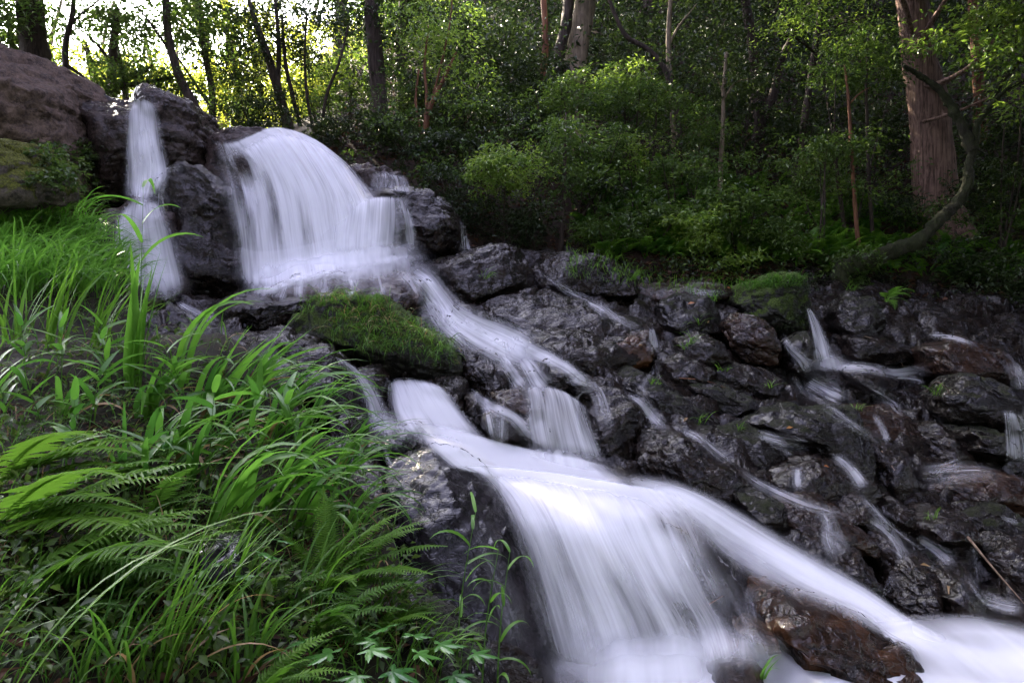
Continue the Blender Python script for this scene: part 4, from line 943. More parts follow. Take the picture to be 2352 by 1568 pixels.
def tube(path, radii, n=12, rough=0.0, seed=0, steps=None):
    p = np.asarray(path, float)
    m = steps or max(8, len(p) * (10 if rough > 0.2 else 6))
    c = catmull(np.concatenate([p, np.asarray(radii, float)[:, None]], 1), m)
    r = np.maximum(c[:, 3], 0.001); c = c[:, :3]
    t = unit(np.gradient(c, axis=0))
    ref = np.array([0.31, 0.92, 0.13])
    a = unit(np.cross(t, ref)); b = np.cross(t, a)
    th = np.linspace(0, 2 * np.pi, n, endpoint=False)
    ring = np.cos(th)[None, :, None] * a[:, None] + np.sin(th)[None, :, None] * b[:, None]
    rr = np.broadcast_to(r[:, None], (m, n)).copy()
    V = c[:, None] + ring * rr[..., None]
    if rough:
        f = fbm(V.reshape(-1, 3) * np.array([1, 1, 0.35]) / max(r.mean(), .02) * 1.4, 90 + seed, 3).reshape(m, n)
        g_ = fbm(V.reshape(-1, 3) * np.array([1, 1, 0.6]) / max(r.mean(), .02) * 4.5, 95 + seed, 3).reshape(m, n)
        V = V + ring * (rr * rough * (f + 0.55 * g_))[..., None]
    i = np.arange(m - 1)[:, None] * n; j = np.arange(n)[None]; j2 = (j + 1) % n
    F = np.stack([i + j, i + j2, i + n + j2, i + n + j], -1).reshape(-1, 4)
    cap = np.array([[(m - 1) * n + q for q in range(n)]])
    return V.reshape(-1, 3), [F, cap]

def px_path(pts):
    """(px, py, distance, radius in metres) list to places and radii."""
    a = np.array(pts, float)
    return P(a[:, 0], a[:, 1], a[:, 2]), a[:, 3]

_ts = [500]
def tree(name, label, cat, trunk, mat='bark', branches=(), crown=(), leaf='leaf_dark', nleaf=900, size=0.075, rough=0.12, group=None, clump=0.34, nside=14, root=True):
    """trunk and branches: lists of (px, py, distance, radius); crown: (px, py, distance, rx px, ry px, sprays) lists."""
    _ts[0] += 3
    rs = np.random.RandomState(_ts[0])
    p, r = px_path(trunk)
    if root:                                                     # stand it in the forest floor
        foot = p[0].copy(); foot[2] = min(foot[2], float(hillz(p[0][None, :2])[0]) - 0.10)
        if p[0][2] - foot[2] > 0.05:
            p = np.concatenate([foot[None], p]); r = np.concatenate([[r[0] * 1.25], r])
    t = thing(name, label, cat, p[0], group)
    V, F = tube(p, r, nside, rough, _ts[0])
    mk('trunk', V, F, M[mat], t)
    for b in branches:
        p2, r2 = px_path(b)
        V, F = tube(p2, r2, 8, rough, _ts[0])
        mk('branch', V, F, M[mat], t)
    if crown:
        cl = []
        for (px, py, Y, rx, ry, n) in crown:
            c = P(px, py, Y); k = K * Y
            cl.append(ellipsoid_clumps(rs, c, (rx * k, 0.5 * (rx + ry) * k, ry * k), n, clump))
        cl = np.concatenate(cl)
        V, F, tn = leaf_cloud(rs, cl, nleaf, size)
        mk('crown', V, F, M[leaf], t, smooth=False, attrs={'tint': tn})
    return t

def shrub(label, px, py, Y, rx, ry, n, leaf='leaf_mid', size=0.07, clump=0.20, sprays=None, stems=3, name='shrub', cat='shrub', aspect=0.42, group=None, mat='bark'):
    """A bush whose leafy part fills an oval of the picture, on stems that reach the ground."""
    _ts[0] += 3
    rs = np.random.RandomState(_ts[0])
    c = P(px, py, Y); k = K * Y
    g = np.array([c[0], c[1] + 0.1, float(hillz(c[None, :2] + np.array([[0, 0.1]]))[0]) - 0.05])
    if g[2] > c[2] - 0.1: g[2] = c[2] - ry * k
    t = thing(name, label, cat, g, group)
    sp = sprays or int(8 + rx * ry / 260)
    cl = ellipsoid_clumps(rs, c, (rx * k * 1.2, 0.6 * (rx + ry) * k, ry * k * 1.1), int(sp * 1.3), clump * 1.15)
    V, F, tn = leaf_cloud(rs, cl, n, size, aspect)
    mk('foliage', V, F, M[leaf], t, smooth=False, attrs={'tint': tn})
    for i in range(stems):
        tip = cl[rs.randint(len(cl)), :3]
        mid = 0.5 * (g + tip) + rs.normal(0, 0.08, 3)
        V, F = tube([g + rs.normal(0, 0.03, 3) * [1, 1, 0], mid, tip], [0.016, 0.011, 0.004], 6)
        mk('stem', V, F, M[mat], t)
    return t

# ---------------------------------------------------------------- the trees one can tell apart
tree('cedar_tree', 'massive straight cedar with ribbed reddish bark on the hillside', 'tree',
     [(2162, 560, 12, 0.60), (2158, 520, 12, 0.42), (2154, 480, 12, 0.37), (2146, 400, 12, 0.335), (2132, 250, 12, 0.295), (2108, 100, 12, 0.25), (2090, -30, 12, 0.22), (2070, -260, 12, 0.24), (2040, -700, 12, 0.16)],
     'cedar', [[(2125, 195, 11.8, .05), (2160, 190, 11.4, .04), (2230, 150, 11, .03), (2330, 40, 10.6, .015)],
               [(2110, 100, 11.8, .05), (2135, 60, 11.5, .045), (2175, -5, 11.2, .03), (2210, -60, 11, .02)],
               [(2095, 80, 11.7, .05), (2080, 20, 11.5, .045), (2060, -30, 11.3, .03)],
               [(2120, 280, 11.7, .03), (2190, 260, 11.3, .025), (2270, 225, 11, .012)]],
     [(2050, -420, 12, 330, 330, 90), (2230, -150, 11.5, 200, 120, 30)], 'leaf_dark', 5200, 0.11, 0.10, nside=28, clump=0.5)
tree('crooked_tree', 'crooked mossy tree curving up from the bank in front of the cedar', 'tree',
     [(1930, 625, 9.45, 0.111), (1990, 602, 9.4, 0.100), (2050, 576, 9.45, 0.092), (2108, 556, 9.5, 0.085), (2150, 512, 9.5, 0.074), (2196, 468, 9.55, 0.068), (2222, 425, 9.5, 0.065), (2226, 380, 9.5, 0.056), (2240, 330, 9.5, 0.052), (2246, 285, 9.5, 0.041), (2278, 235, 9.4, 0.036), (2300, 190, 9.35, 0.031), (2352, 130, 9.2, 0.024), (2420, 60, 9, 0.015)],
     'mossb', [[(2232, 345, 9.5, .07), (2200, 270, 9.5, .06), (2160, 210, 9.5, .05), (2110, 172, 9.5, .035), (2075, 152, 9.4, .02)],
               [(2268, 250, 9.4, .035), (2320, 200, 9.2, .025), (2400, 170, 9, .012)]],
     [(2300, 120, 9.2, 80, 60, 14), (2200, 60, 9.6, 90, 50, 12), (2340, 200, 9.0, 60, 40, 8)], 'leaf_light', 1500, 0.085, 0.30)
tree('pale_tree', 'thick pale trunk rising behind the lit shrubs', 'tree',
     [(1318, 240, 13.4, .26), (1322, 150, 13.4, .20), (1335, 60, 13.4, .185), (1348, -30, 13.4, .175), (1370, -300, 13.4, .14)], 'paleb', (), [(1370, -330, 13.4, 260, 140, 46)], 'leaf_dark', 3000, 0.12, clump=0.5)
tree('dark_tree', 'black sinuous trunk just beside the thick pale trunk', 'tree',
     [(1295, 220, 13.2, .10), (1284, 130, 13.2, .10), (1300, 60, 13.2, .095), (1306, -40, 13.2, .09), (1290, -200, 13.2, .06)], 'bark', (), [(1280, -200, 16, 160, 120, 26)], 'leaf_dark', 1500, 0.13, clump=0.5)
tree('red_tree', 'slim reddish trunk between the pale trunk and the dark thicket', 'tree',
     [(1240, 250, 14, .07), (1250, 150, 14, .065), (1252, 70, 14, .06), (1248, -40, 14, .05), (1255, -200, 14, .03)], 'redb', (), [(1250, -170, 14, 140, 90, 20)], 'leaf_mid', 1200, 0.12, clump=0.45)
tree('curved_tree', 'dark bowed sapling arching over the lit shrubs', 'tree',
     [(1560, 300, 12.5, .05), (1552, 240, 12.5, .05), (1530, 165, 12.5, .047), (1490, 115, 12.5, .042), (1440, 85, 12.5, .038), (1415, 40, 12.5, .034), (1392, -20, 12.5, .03)], 'bark', (), [(1400, -120, 12.5, 170, 90, 22)], 'leaf_mid', 1300, 0.09, clump=0.4)
tree('pale_sapling', 'pale upright stem beside the bowed sapling', 'tree',
     [(1548, 300, 13, .055), (1540, 200, 13, .05), (1535, 110, 13, .045), (1538, 30, 13, .04), (1545, -60, 13, .03)], 'paleb', [[(1538, 100, 13, .03), (1560, 60, 13, .02), (1600, 10, 13, .01)]], [(1560, -110, 13, 150, 80, 20)], 'leaf_mid', 1200, 0.09, clump=0.4)
tree('grey_sapling', 'straight grey sapling in front of the bare leafy slope', 'tree',
     [(1655, 385, 11.5, .04), (1660, 300, 11.5, .034), (1662, 210, 11.5, .03), (1668, 120, 11.5, .022)], 'paleb', [[(1661, 230, 11.5, .018), (1690, 190, 11.5, .012), (1740, 180, 11.5, .006)], [(1662, 215, 11.5, .018), (1640, 170, 11.5, .012), (1600, 140, 11.5, .006)]],
     [(1670, 150, 11.5, 95, 55, 18), (1740, 190, 11.6, 60, 30, 8), (1610, 130, 11.4, 50, 35, 8)], 'leaf_dark', 1500, 0.075)
tree('twin_tree', 'dark double trunk on the bare leafy slope', 'tree',
     [(1745, 300, 13.5, .13), (1740, 230, 13.5, .11), (1735, 150, 13.5, .10), (1720, 50, 13.5, .09), (1700, -60, 13.5, .07)], 'bark', [[(1752, 290, 13.5, .10), (1775, 220, 13.5, .08), (1800, 130, 13.5, .07), (1850, 30, 13.5, .05), (1900, -60, 13.5, .03)]],
     [(1740, -60, 13.5, 240, 120, 44)], 'leaf_dark', 2600, 0.10, clump=0.45)
tree('slender_sapling', 'slender bare stem in front of the fern bed near the cedar', 'tree',
     [(1975, 600, 10.2, .032), (1962, 450, 10.2, .027), (1955, 330, 10.2, .024), (1948, 220, 10.2, .02), (1940, 150, 10.2, .013)], 'redb', [[(1950, 240, 10.2, .012), (1975, 215, 10.2, .009), (2000, 200, 10.2, .005)]],
     [(1940, 170, 10.2, 60, 40, 10), (1990, 320, 10.1, 50, 22, 6), (1880, 330, 10.0, 60, 24, 7)], 'leaf_mid', 900, 0.07)
tree('slender_sapling', 'second slender bare stem closer to the cedar', 'tree',
     [(2010, 600, 10.6, .028), (1998, 450, 10.6, .025), (1992, 300, 10.6, .022), (1990, 200, 10.6, .018), (1995, 80, 10.6, .012)], 'bark', (), [(1995, 120, 10.6, 70, 70, 12)], 'leaf_mid', 700, 0.07)
tree('lone_sapling', 'single thin sapling rising from the dark hollow below the glossy shrub', 'tree',
     [(1288, 580, 9.9, .035), (1292, 500, 9.9, .03), (1296, 420, 9.9, .026), (1298, 340, 9.9, .022), (1300, 260, 9.9, .012)], 'bark', [[(1294, 450, 9.9, .015), (1320, 425, 9.8, .01), (1345, 410, 9.7, .006)]],
     [(1300, 300, 9.8, 60, 60, 12), (1330, 390, 9.7, 70, 25, 8)], 'leaf_mid', 1100, 0.07)
tree('thin_tree', 'thin leaning tree behind the brown topped rock wedge', 'tree',
     [(475, 290, 11.2, .07), (445, 240, 11.2, .068), (420, 195, 11.2, .065), (396, 130, 11.2, .062), (384, 60, 11.2, .058), (380, -20, 11.2, .05), (378, -160, 11.2, .03)], 'bark', [[(392, 120, 11.2, .025), (350, 60, 11.1, .018), (310, 10, 11, .01)]],
     [(330, 20, 11.2, 110, 60, 20), (400, -90, 11.2, 160, 70, 24), (420, 60, 11.4, 60, 50, 10)], 'leaf_mid', 2600, 0.085)
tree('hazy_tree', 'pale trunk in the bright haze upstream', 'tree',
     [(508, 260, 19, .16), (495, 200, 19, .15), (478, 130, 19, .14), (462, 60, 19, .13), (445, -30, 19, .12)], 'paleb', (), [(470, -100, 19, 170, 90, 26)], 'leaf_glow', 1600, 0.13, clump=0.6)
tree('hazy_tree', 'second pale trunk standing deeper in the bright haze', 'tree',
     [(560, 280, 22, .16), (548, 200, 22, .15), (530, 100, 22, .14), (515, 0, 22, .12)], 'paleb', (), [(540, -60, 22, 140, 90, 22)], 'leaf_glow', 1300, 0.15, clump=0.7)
tree('broad_tree', 'broad dark trunk rising behind the huge brown boulder', 'tree',
     [(85, 190, 12.5, .25), (80, 120, 12.5, .22), (72, 50, 12.5, .21), (64, -40, 12.5, .19), (60, -300, 12.5, .13)], 'bark', (), [(40, 20, 12.2, 130, 70, 24), (80, -200, 12.5, 250, 140, 40)], 'leaf_mid', 3600, 0.10, nside=18, clump=0.4)
tree('black_sapling', 'black crooked sapling just behind the rim of the brown boulder', 'tree',
     [(158, 200, 11.2, .05), (150, 140, 11.2, .045), (153, 90, 11.2, .042), (165, 40, 11.2, .036), (172, -30, 11.2, .03)], 'bark', [[(152, 150, 11.2, .03), (175, 165, 11.2, .025), (215, 195, 11.2, .015)], [(160, 60, 11.2, .02), (190, 30, 11.2, .014), (230, 0, 11.2, .008)]],
     [(170, 0, 11.2, 80, 50, 14)], 'leaf_mid', 900, 0.08)
tree('spreading_tree', 'low spreading tree with dark level boughs over the slim fall', 'tree',
     [(250, 250, 12, .09), (255, 215, 12, .08), (258, 150, 12, .07), (262, 90, 12, .06), (270, 20, 12, .04)], 'bark',
     [[(255, 205, 11.8, .05), (300, 178, 11.6, .045), (330, 165, 11.4, .03), (350, 150, 11.3, .015)], [(256, 200, 11.8, .045), (320, 192, 11.5, .035), (380, 180, 11.3, .02), (440, 172, 11.2, .01)], [(254, 200, 11.8, .04), (215, 190, 11.6, .03), (190, 185, 11.5, .012)], [(258, 150, 11.9, .035), (230, 110, 11.8, .025), (200, 80, 11.7, .01)]],
     [(330, 180, 11.4, 130, 32, 22), (240, 170, 11.5, 60, 45, 12), (380, 195, 11.3, 70, 22, 10), (270, 60, 12, 70, 50, 12)], 'leaf_mid', 3600, 0.075, clump=0.26)
tree('stout_tree', 'stout brown trunk above the small side ledge', 'tree',
     [(880, 330, 13, .19), (872, 250, 13, .155), (864, 160, 13, .14), (858, 80, 13, .13), (850, -40, 13, .11), (840, -250, 13, .08)], 'bark', (), [(850, 0, 13, 190, 90, 34), (840, -220, 13, 240, 120, 40)], 'leaf_dark', 4200, 0.10, clump=0.4)
tree('dark_tree', 'second dark trunk standing behind the stout brown one', 'tree',
     [(930, 280, 15, .14), (925, 200, 15, .12), (918, 120, 15, .11), (925, 40, 15, .10), (930, -60, 15, .08)], 'bark', (), [(940, -60, 15, 200, 110, 34)], 'leaf_light', 2200, 0.10, clump=0.45)
tree('multistem_tree', 'leaning dark tree of several stems behind the crest of the big fall', 'tree',
     [(660, 290, 12.3, .09), (645, 230, 12.3, .08), (628, 170, 12.3, .07), (605, 100, 12.3, .055), (580, 30, 12.3, .04), (560, -40, 12.3, .03)], 'bark',
     [[(655, 270, 12.3, .045), (640, 190, 12.2, .04), (640, 100, 12.1, .035), (632, 0, 12, .025)], [(690, 290, 12.4, .04), (672, 220, 12.3, .035), (655, 140, 12.2, .03), (648, 40, 12.2, .02)], [(740, 290, 12.4, .03), (750, 220, 12.3, .028), (780, 140, 12.2, .022), (800, 60, 12.2, .015)], [(720, 300, 12.4, .03), (705, 220, 12.3, .026), (700, 120, 12.3, .02), (705, 30, 12.3, .015)]],
     [(600, 60, 12.2, 120, 80, 30), (700, 80, 12.3, 110, 100, 30), (560, 180, 12.6, 60, 60, 12), (620, 230, 12.2, 50, 40, 10)], 'leaf_dark', 5200, 0.075)
tree('sunlit_tree', 'several thin stems catching orange sun on the dark slope', 'tree',
     [(965, 345, 11.6, .05), (978, 290, 11.6, .045), (990, 240, 11.6, .038), (1020, 180, 11.6, .03), (1048, 120, 11.6, .02)], 'redb',
     [[(975, 300, 11.6, .03), (980, 220, 11.6, .025), (975, 150, 11.6, .02), (985, 60, 11.6, .012)], [(970, 320, 11.6, .025), (955, 240, 11.6, .02), (962, 160, 11.6, .015)], [(990, 240, 11.6, .02), (1020, 120, 11.6, .018), (1035, 40, 11.6, .012), (1040, -30, 11.6, .01)]],
     [(1010, 100, 11.6, 100, 60, 20), (960, 60, 11.7, 80, 60, 14), (1070, 200, 11.5, 80, 40, 14)], 'leaf_light', 1800, 0.075)
tree('orange_lit_tree', 'sunlit orange trunk behind the boughs beside the cedar', 'tree',
     [(2250, 260, 15, .12), (2243, 120, 15, .10), (2236, 30, 15, .095), (2232, -60, 15, .08)], 'redb', (), [(2240, -120, 15, 220, 110, 34)], 'leaf_mid', 2000, 0.11, clump=0.5)  # orange sunlight on this trunk is put into its bark colour
tree('maple_tree', 'maple with light green sprays reaching across the dark slope', 'tree',
     [(1830, 420, 12.2, .07), (1845, 300, 12.2, .06), (1862, 180, 12.2, .055), (1880, 60, 12.2, .045), (1890, -60, 12.2, .03)], 'bark', [[(1875, 90, 12.1, .025), (1920, 60, 11.6, .018), (1990, 40, 11.2, .008)], [(1870, 120, 12, .025), (1830, 90, 11.8, .018), (1780, 80, 11.6, .008)]],
     [(1900, 20, 11.6, 130, 45, 24), (1960, 90, 11.4, 100, 50, 18), (1830, 60, 11.7, 70, 40, 12), (1900, -80, 12, 180, 60, 24)], 'leaf_light', 3000, 0.07)
# trees far up the valley that the bright sky shines through
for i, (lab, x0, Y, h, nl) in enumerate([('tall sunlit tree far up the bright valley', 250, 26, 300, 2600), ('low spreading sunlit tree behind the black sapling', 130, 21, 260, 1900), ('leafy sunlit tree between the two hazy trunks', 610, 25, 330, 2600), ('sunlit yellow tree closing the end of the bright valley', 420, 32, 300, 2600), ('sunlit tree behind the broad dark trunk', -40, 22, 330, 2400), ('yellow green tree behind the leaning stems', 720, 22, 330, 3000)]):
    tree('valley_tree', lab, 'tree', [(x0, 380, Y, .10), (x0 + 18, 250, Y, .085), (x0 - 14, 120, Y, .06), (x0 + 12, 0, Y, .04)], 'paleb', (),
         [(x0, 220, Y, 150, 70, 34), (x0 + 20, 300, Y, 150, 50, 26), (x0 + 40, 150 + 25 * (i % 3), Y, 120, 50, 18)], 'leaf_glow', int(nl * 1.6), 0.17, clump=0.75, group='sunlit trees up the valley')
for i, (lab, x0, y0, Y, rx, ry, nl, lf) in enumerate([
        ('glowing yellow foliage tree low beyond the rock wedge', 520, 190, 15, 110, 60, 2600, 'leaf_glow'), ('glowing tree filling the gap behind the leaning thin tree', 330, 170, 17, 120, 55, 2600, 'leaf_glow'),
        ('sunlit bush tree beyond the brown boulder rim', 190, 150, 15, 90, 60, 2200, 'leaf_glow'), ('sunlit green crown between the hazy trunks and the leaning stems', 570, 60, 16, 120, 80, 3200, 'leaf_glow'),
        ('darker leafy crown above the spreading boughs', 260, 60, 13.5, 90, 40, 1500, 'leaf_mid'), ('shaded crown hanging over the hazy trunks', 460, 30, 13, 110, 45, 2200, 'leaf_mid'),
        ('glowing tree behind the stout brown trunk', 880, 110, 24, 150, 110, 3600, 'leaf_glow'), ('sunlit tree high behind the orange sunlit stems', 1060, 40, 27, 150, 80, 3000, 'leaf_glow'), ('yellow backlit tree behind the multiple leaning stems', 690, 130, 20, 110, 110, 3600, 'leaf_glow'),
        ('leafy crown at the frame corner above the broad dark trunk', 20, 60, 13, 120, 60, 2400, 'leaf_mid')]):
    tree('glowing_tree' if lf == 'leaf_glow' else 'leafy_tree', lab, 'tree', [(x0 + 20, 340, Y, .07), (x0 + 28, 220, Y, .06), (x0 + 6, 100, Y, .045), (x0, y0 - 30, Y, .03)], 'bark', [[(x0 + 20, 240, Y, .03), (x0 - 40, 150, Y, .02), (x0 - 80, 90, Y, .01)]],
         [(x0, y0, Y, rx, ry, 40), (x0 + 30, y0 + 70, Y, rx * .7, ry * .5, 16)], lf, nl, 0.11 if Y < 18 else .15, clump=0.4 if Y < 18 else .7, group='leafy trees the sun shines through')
# shade trees whose crowns close the canopy over the slope above the frame
for i, (lab, x0, y0, Y, cx, cy, rx, ry) in enumerate([
        ('dark forest tree high on the slope behind the sunlit orange trunk', 2290, 120, 20, 2290, -330, 260, 170), ('dark forest tree high on the slope above the maple', 1790, 60, 21, 1800, -330, 260, 170), ('dark forest tree high on the slope behind the bowed sapling', 1480, 60, 22, 1490, -350, 250, 170),
        ('dark forest tree high on the slope above the sunlit stems', 1080, 60, 21, 1080, -320, 250, 170), ('dark forest tree high on the slope behind the stout trunk', 780, 90, 22, 760, -250, 220, 150), ('dark forest tree high on the slope by the cedar top', 2020, 60, 20, 2000, -320, 220, 160)]):
    tree('forest_tree', lab, 'tree', [(x0, y0 + 60, Y, .24), (x0 + 5, y0 - 40, Y, .2), (x0 - 4, -60, Y, .17), (cx, cy, Y, .08)], 'bark', (), [(cx, cy, Y, rx, ry, 50), (x0, 20, Y, 200, 60, 22)], 'leaf_dark', 4200, 0.16, clump=0.75, group='forest trees high on the slope')

# ---------------------------------------------------------------- shrubs of the slope
SH = [
    ('glossy green shrub leaning out above the dark hollow', 1150, 390, 9.7, 85, 55, 2600, 'leaf_light', 0.065),
    ('dense shrub with sunlit top in the middle of the slope', 1440, 190, 12.0, 75, 42, 1500, 'leaf_light', 0.075),
    ('large dark evergreen shrub left of the sunlit shrub top', 1330, 215, 11.5, 100, 45, 2000, 'leaf_mid', 0.075),
    ('wide layered shrub under the sunlit shrub top', 1480, 240, 11.8, 130, 45, 2300, 'leaf_mid', 0.07),
    ('blue green shrub in front of the lone thin sapling', 1330, 330, 10.6, 110, 50, 2200, 'leaf_mid', 0.07),
    ('sparse yellow shrub over the leaf litter', 1460, 340, 11.0, 90, 45, 1300, 'leaf_light', 0.06),
    ('feathery shrub beneath the grey sapling', 1590, 300, 11.4, 70, 40, 1200, 'leaf_mid', 0.065),
    ('low dark shrub behind the small side ledge', 1020, 330, 10.6, 100, 45, 2000, 'leaf_dark', 0.08),
    ('broad leaved dark bush above the small side ledge', 930, 300, 11.4, 70, 40, 1400, 'leaf_dark', 0.085),
    ('dark bush between the stout trunk and the crest of the big fall', 790, 290, 11.8, 90, 45, 1700, 'leaf_dark', 0.075),
    ('black green thicket right behind the crest of the big fall', 580, 265, 11.6, 90, 40, 1900, 'leaf_dark', 0.07),
    ('leafy bush behind the leaning thin tree', 545, 215, 12.6, 60, 50, 1200, 'leaf_mid', 0.075),
    ('dark shrub mass beneath the slim reddish trunk', 1190, 280, 11.8, 95, 55, 2000, 'leaf_dark', 0.08),
    ('shaded bush under the orange sunlit stems', 1080, 260, 12.4, 80, 45, 1500, 'leaf_dark', 0.085),
    ('yellow spotted bush beside the stout trunk', 800, 170, 14, 70, 70, 1500, 'leaf_light', 0.085),
    ('tall shaded bush behind the orange sunlit stems', 1120, 130, 15, 110, 80, 2200, 'leaf_dark', 0.095),
    ('dim evergreen bush below the thick pale trunk', 1400, 90, 16, 90, 70, 1700, 'leaf_dark', 0.095),
    ('dark bush under the double trunk', 1640, 60, 16, 110, 70, 1900, 'leaf_dark', 0.10),
    ('shaded evergreen with silvery leaves in front of the double trunk', 1700, 210, 12.6, 60, 45, 1200, 'leaf_dark', 0.075),
    ('spray of round glossy leaves near the slender stems', 1890, 335, 9.9, 75, 28, 700, 'leaf_mid', 0.075),
    ('leafy branch ends hanging between the maple and the cedar', 1960, 150, 10.6, 110, 50, 1700, 'leaf_mid', 0.07),
    ('shaded shrub at the foot of the slender stems', 1890, 420, 11.0, 80, 36, 1200, 'leaf_mid', 0.07),
    ('pale leaved shrub standing above the fern bed', 1700, 490, 9.9, 70, 55, 1300, 'leaf_mid', 0.095),
    ('small shrub with one yellow leaf at the edge of the litter', 1500, 470, 9.9, 60, 35, 600, 'leaf_mid', 0.085),
    ('shrub with sun flecked leaves at the fern bed edge', 1660, 580, 9.6, 70, 45, 1300, 'leaf_light', 0.07),
    ('dark shrub at the base of the massive cedar', 2080, 480, 11.2, 60, 40, 1000, 'leaf_dark', 0.075),
    ('shaded shrub behind the crooked mossy tree', 2290, 430, 11, 80, 70, 1800, 'leaf_dark', 0.075),
    ('black green shrub under the crooked mossy tree', 2190, 590, 9.8, 100, 45, 1500, 'leaf_dark', 0.07),
    ('shrub with yellow green tips by the crooked tree boughs', 2310, 60, 10.6, 70, 60, 1200, 'leaf_light', 0.085),
    ('gloomy shrub on the shaded bank above the edge fall', 2300, 640, 9.3, 80, 60, 1400, 'leaf_dark', 0.075),
    ('gloomy shrub between cedar and slender stems', 2040, 300, 12.6, 70, 60, 1300, 'leaf_dark', 0.08),
    ('hillside bush high above the bare slope', 1760, 100, 17, 120, 60, 1700, 'leaf_dark', 0.10),
    ('yellowish bush lit from behind high on the slope', 1010, 60, 17, 110, 70, 1900, 'leaf_light', 0.10),
    ('thicket high on the slope above the stout trunk', 880, 60, 18, 90, 80, 1900, 'leaf_mid', 0.10),
    ('olive thicket behind the multiple leaning stems', 740, 190, 14.5, 70, 80, 1700, 'leaf_mid', 0.085),
    ('small drooping bush over the undercut bank', 1230, 480, 9.7, 40, 40, 700, 'leaf_dark', 0.065),
    ('dark bush behind the lone thin sapling', 1380, 430, 10.6, 60, 40, 1000, 'leaf_dark', 0.07),
]
SH += [
    ('black hanging growth on the undercut bank above the round boulder', 1090, 480, 9.75, 60, 50, 1500, 'leaf_dark', 0.055),
    ('dark trailing plants beneath the glossy green shrub', 1180, 520, 9.75, 70, 45, 1700, 'leaf_dark', 0.055),
    ('shadowed creeper mass beside the far thin fall', 1020, 420, 9.9, 60, 36, 1300, 'leaf_dark', 0.055),
    ('mid green shrub between the lone sapling and the fern bed', 1390, 520, 9.75, 70, 45, 1700, 'leaf_mid', 0.065),
    ('lit broad leaved shrub rising from the fern bed', 1600, 520, 9.8, 70, 50, 1500, 'leaf_light', 0.08),
    ('sun flecked seedling thicket beside the pale leaved shrub', 1800, 540, 9.8, 80, 45, 1900, 'leaf_mid', 0.065),
    ('small lit shrub above the litter of the bare slope', 1560, 400, 10.8, 80, 40, 1500, 'leaf_mid', 0.065),
    ('dark shrub hiding the root of the crooked mossy tree', 1955, 610, 9.5, 60, 36, 1300, 'leaf_mid', 0.065),
    ('dim shrub beside the twin trunk foot', 1820, 300, 12.5, 70, 36, 1200, 'leaf_dark', 0.075),
    ('layered evergreen across the middle of the hillside', 1220, 180, 13.0, 100, 60, 2300, 'leaf_dark', 0.085),
    ('layered evergreen behind the yellow spotted bush', 900, 200, 14.5, 90, 60, 2000, 'leaf_dark', 0.09),
    ('leafy evergreen in front of the dark second trunk', 1000, 210, 13.0, 80, 50, 1800, 'leaf_dark', 0.08),
]
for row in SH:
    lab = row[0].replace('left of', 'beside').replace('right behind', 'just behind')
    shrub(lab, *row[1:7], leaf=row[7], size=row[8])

# ---------------------------------------------------------------- forest floor cover
rs = np.random.RandomState(9)
def scatter_hill(n, rs, xr=(-4.5, 13), yr=(9.3, 22)):
    x = rs.uniform(*xr, n); y = yr[0] + (yr[1] - yr[0]) * rs.uniform(0, 1, n) ** 1.6
    v = np.stack([x, y], 1)
    return np.concatenate([v, hillz(v)[:, None]], 1)
C = scatter_hill(26000, rs) + np.array([0, 0, 0.015])
D = unit(rs.normal(size=(len(C), 3)) * [1, 1, 0.35]); N = unit(np.array([0, 0, 1]) + rs.normal(0, 0.4, (len(C), 3)))
sz = rs.uniform(0.05, 0.12, len(C))
V, F = leaf_batch(C, D, N, sz, sz * 0.5, 0.3)
tag(mk('leaf_litter', V, F, M['litter'], smooth=False, attrs={'tint': np.repeat(rs.uniform(0, 1, len(C)), 4)}), kind='stuff')
# low seedlings and herbs
C = scatter_hill(2600, rs)
keep = fbm(C * [0.7, 0.7, 0], 33, 2) > -0.15
C = C[keep]
cl = np.concatenate([C + [0, 0, 0.10], rs.uniform(0.10, 0.26, (len(C), 1))], 1)
V, F, tn = leaf_cloud(rs, cl, 34000, 0.07, 0.42)
tag(mk('undergrowth', V, F, M['leaf_dark'], smooth=False, attrs={'tint': tn}), kind='stuff')

C = scatter_hill(520, rs, (-4, 22), (22, 38))
cl = np.concatenate([C + np.stack([0 * C[:, 0], 0 * C[:, 0], rs.uniform(0.5, 5.0, len(C))], 1), rs.uniform(0.7, 1.5, (len(C), 1))], 1)
V, F, tn = leaf_cloud(rs, cl, 42000, 0.26, 0.5, flat=0.7)
tag(mk('hilltop_foliage', V, F, M['leaf_dark'], smooth=False, attrs={'tint': tn}), kind='stuff')
# small leafy growth all over the lower slope
C = scatter_hill(420, rs, (-2.5, 12), (9.9, 17))
cl = np.concatenate([C + np.stack([0 * C[:, 0], 0 * C[:, 0], rs.uniform(0.25, 1.3, len(C))], 1), rs.uniform(0.16, 0.42, (len(C), 1))], 1)
V, F, tn = leaf_cloud(rs, cl, 26000, 0.075, 0.42, flat=0.4)
tag(mk('slope_foliage', V, F, M['leaf_mid'], smooth=False, attrs={'tint': tn}), kind='stuff')
# thickets of the upper slope
C = scatter_hill(900, rs, (-3, 16), (13, 30))
cl = np.concatenate([C + np.stack([0 * C[:, 0], 0 * C[:, 0], rs.uniform(0.2, 2.2, len(C))], 1), rs.uniform(0.3, 0.8, (len(C), 1))], 1)
V, F, tn = leaf_cloud(rs, cl, 70000, 0.12, 0.42, flat=0.5)
tag(mk('thicket_undergrowth', V, F, M['leaf_dark'], smooth=False, attrs={'tint': tn}), kind='stuff')

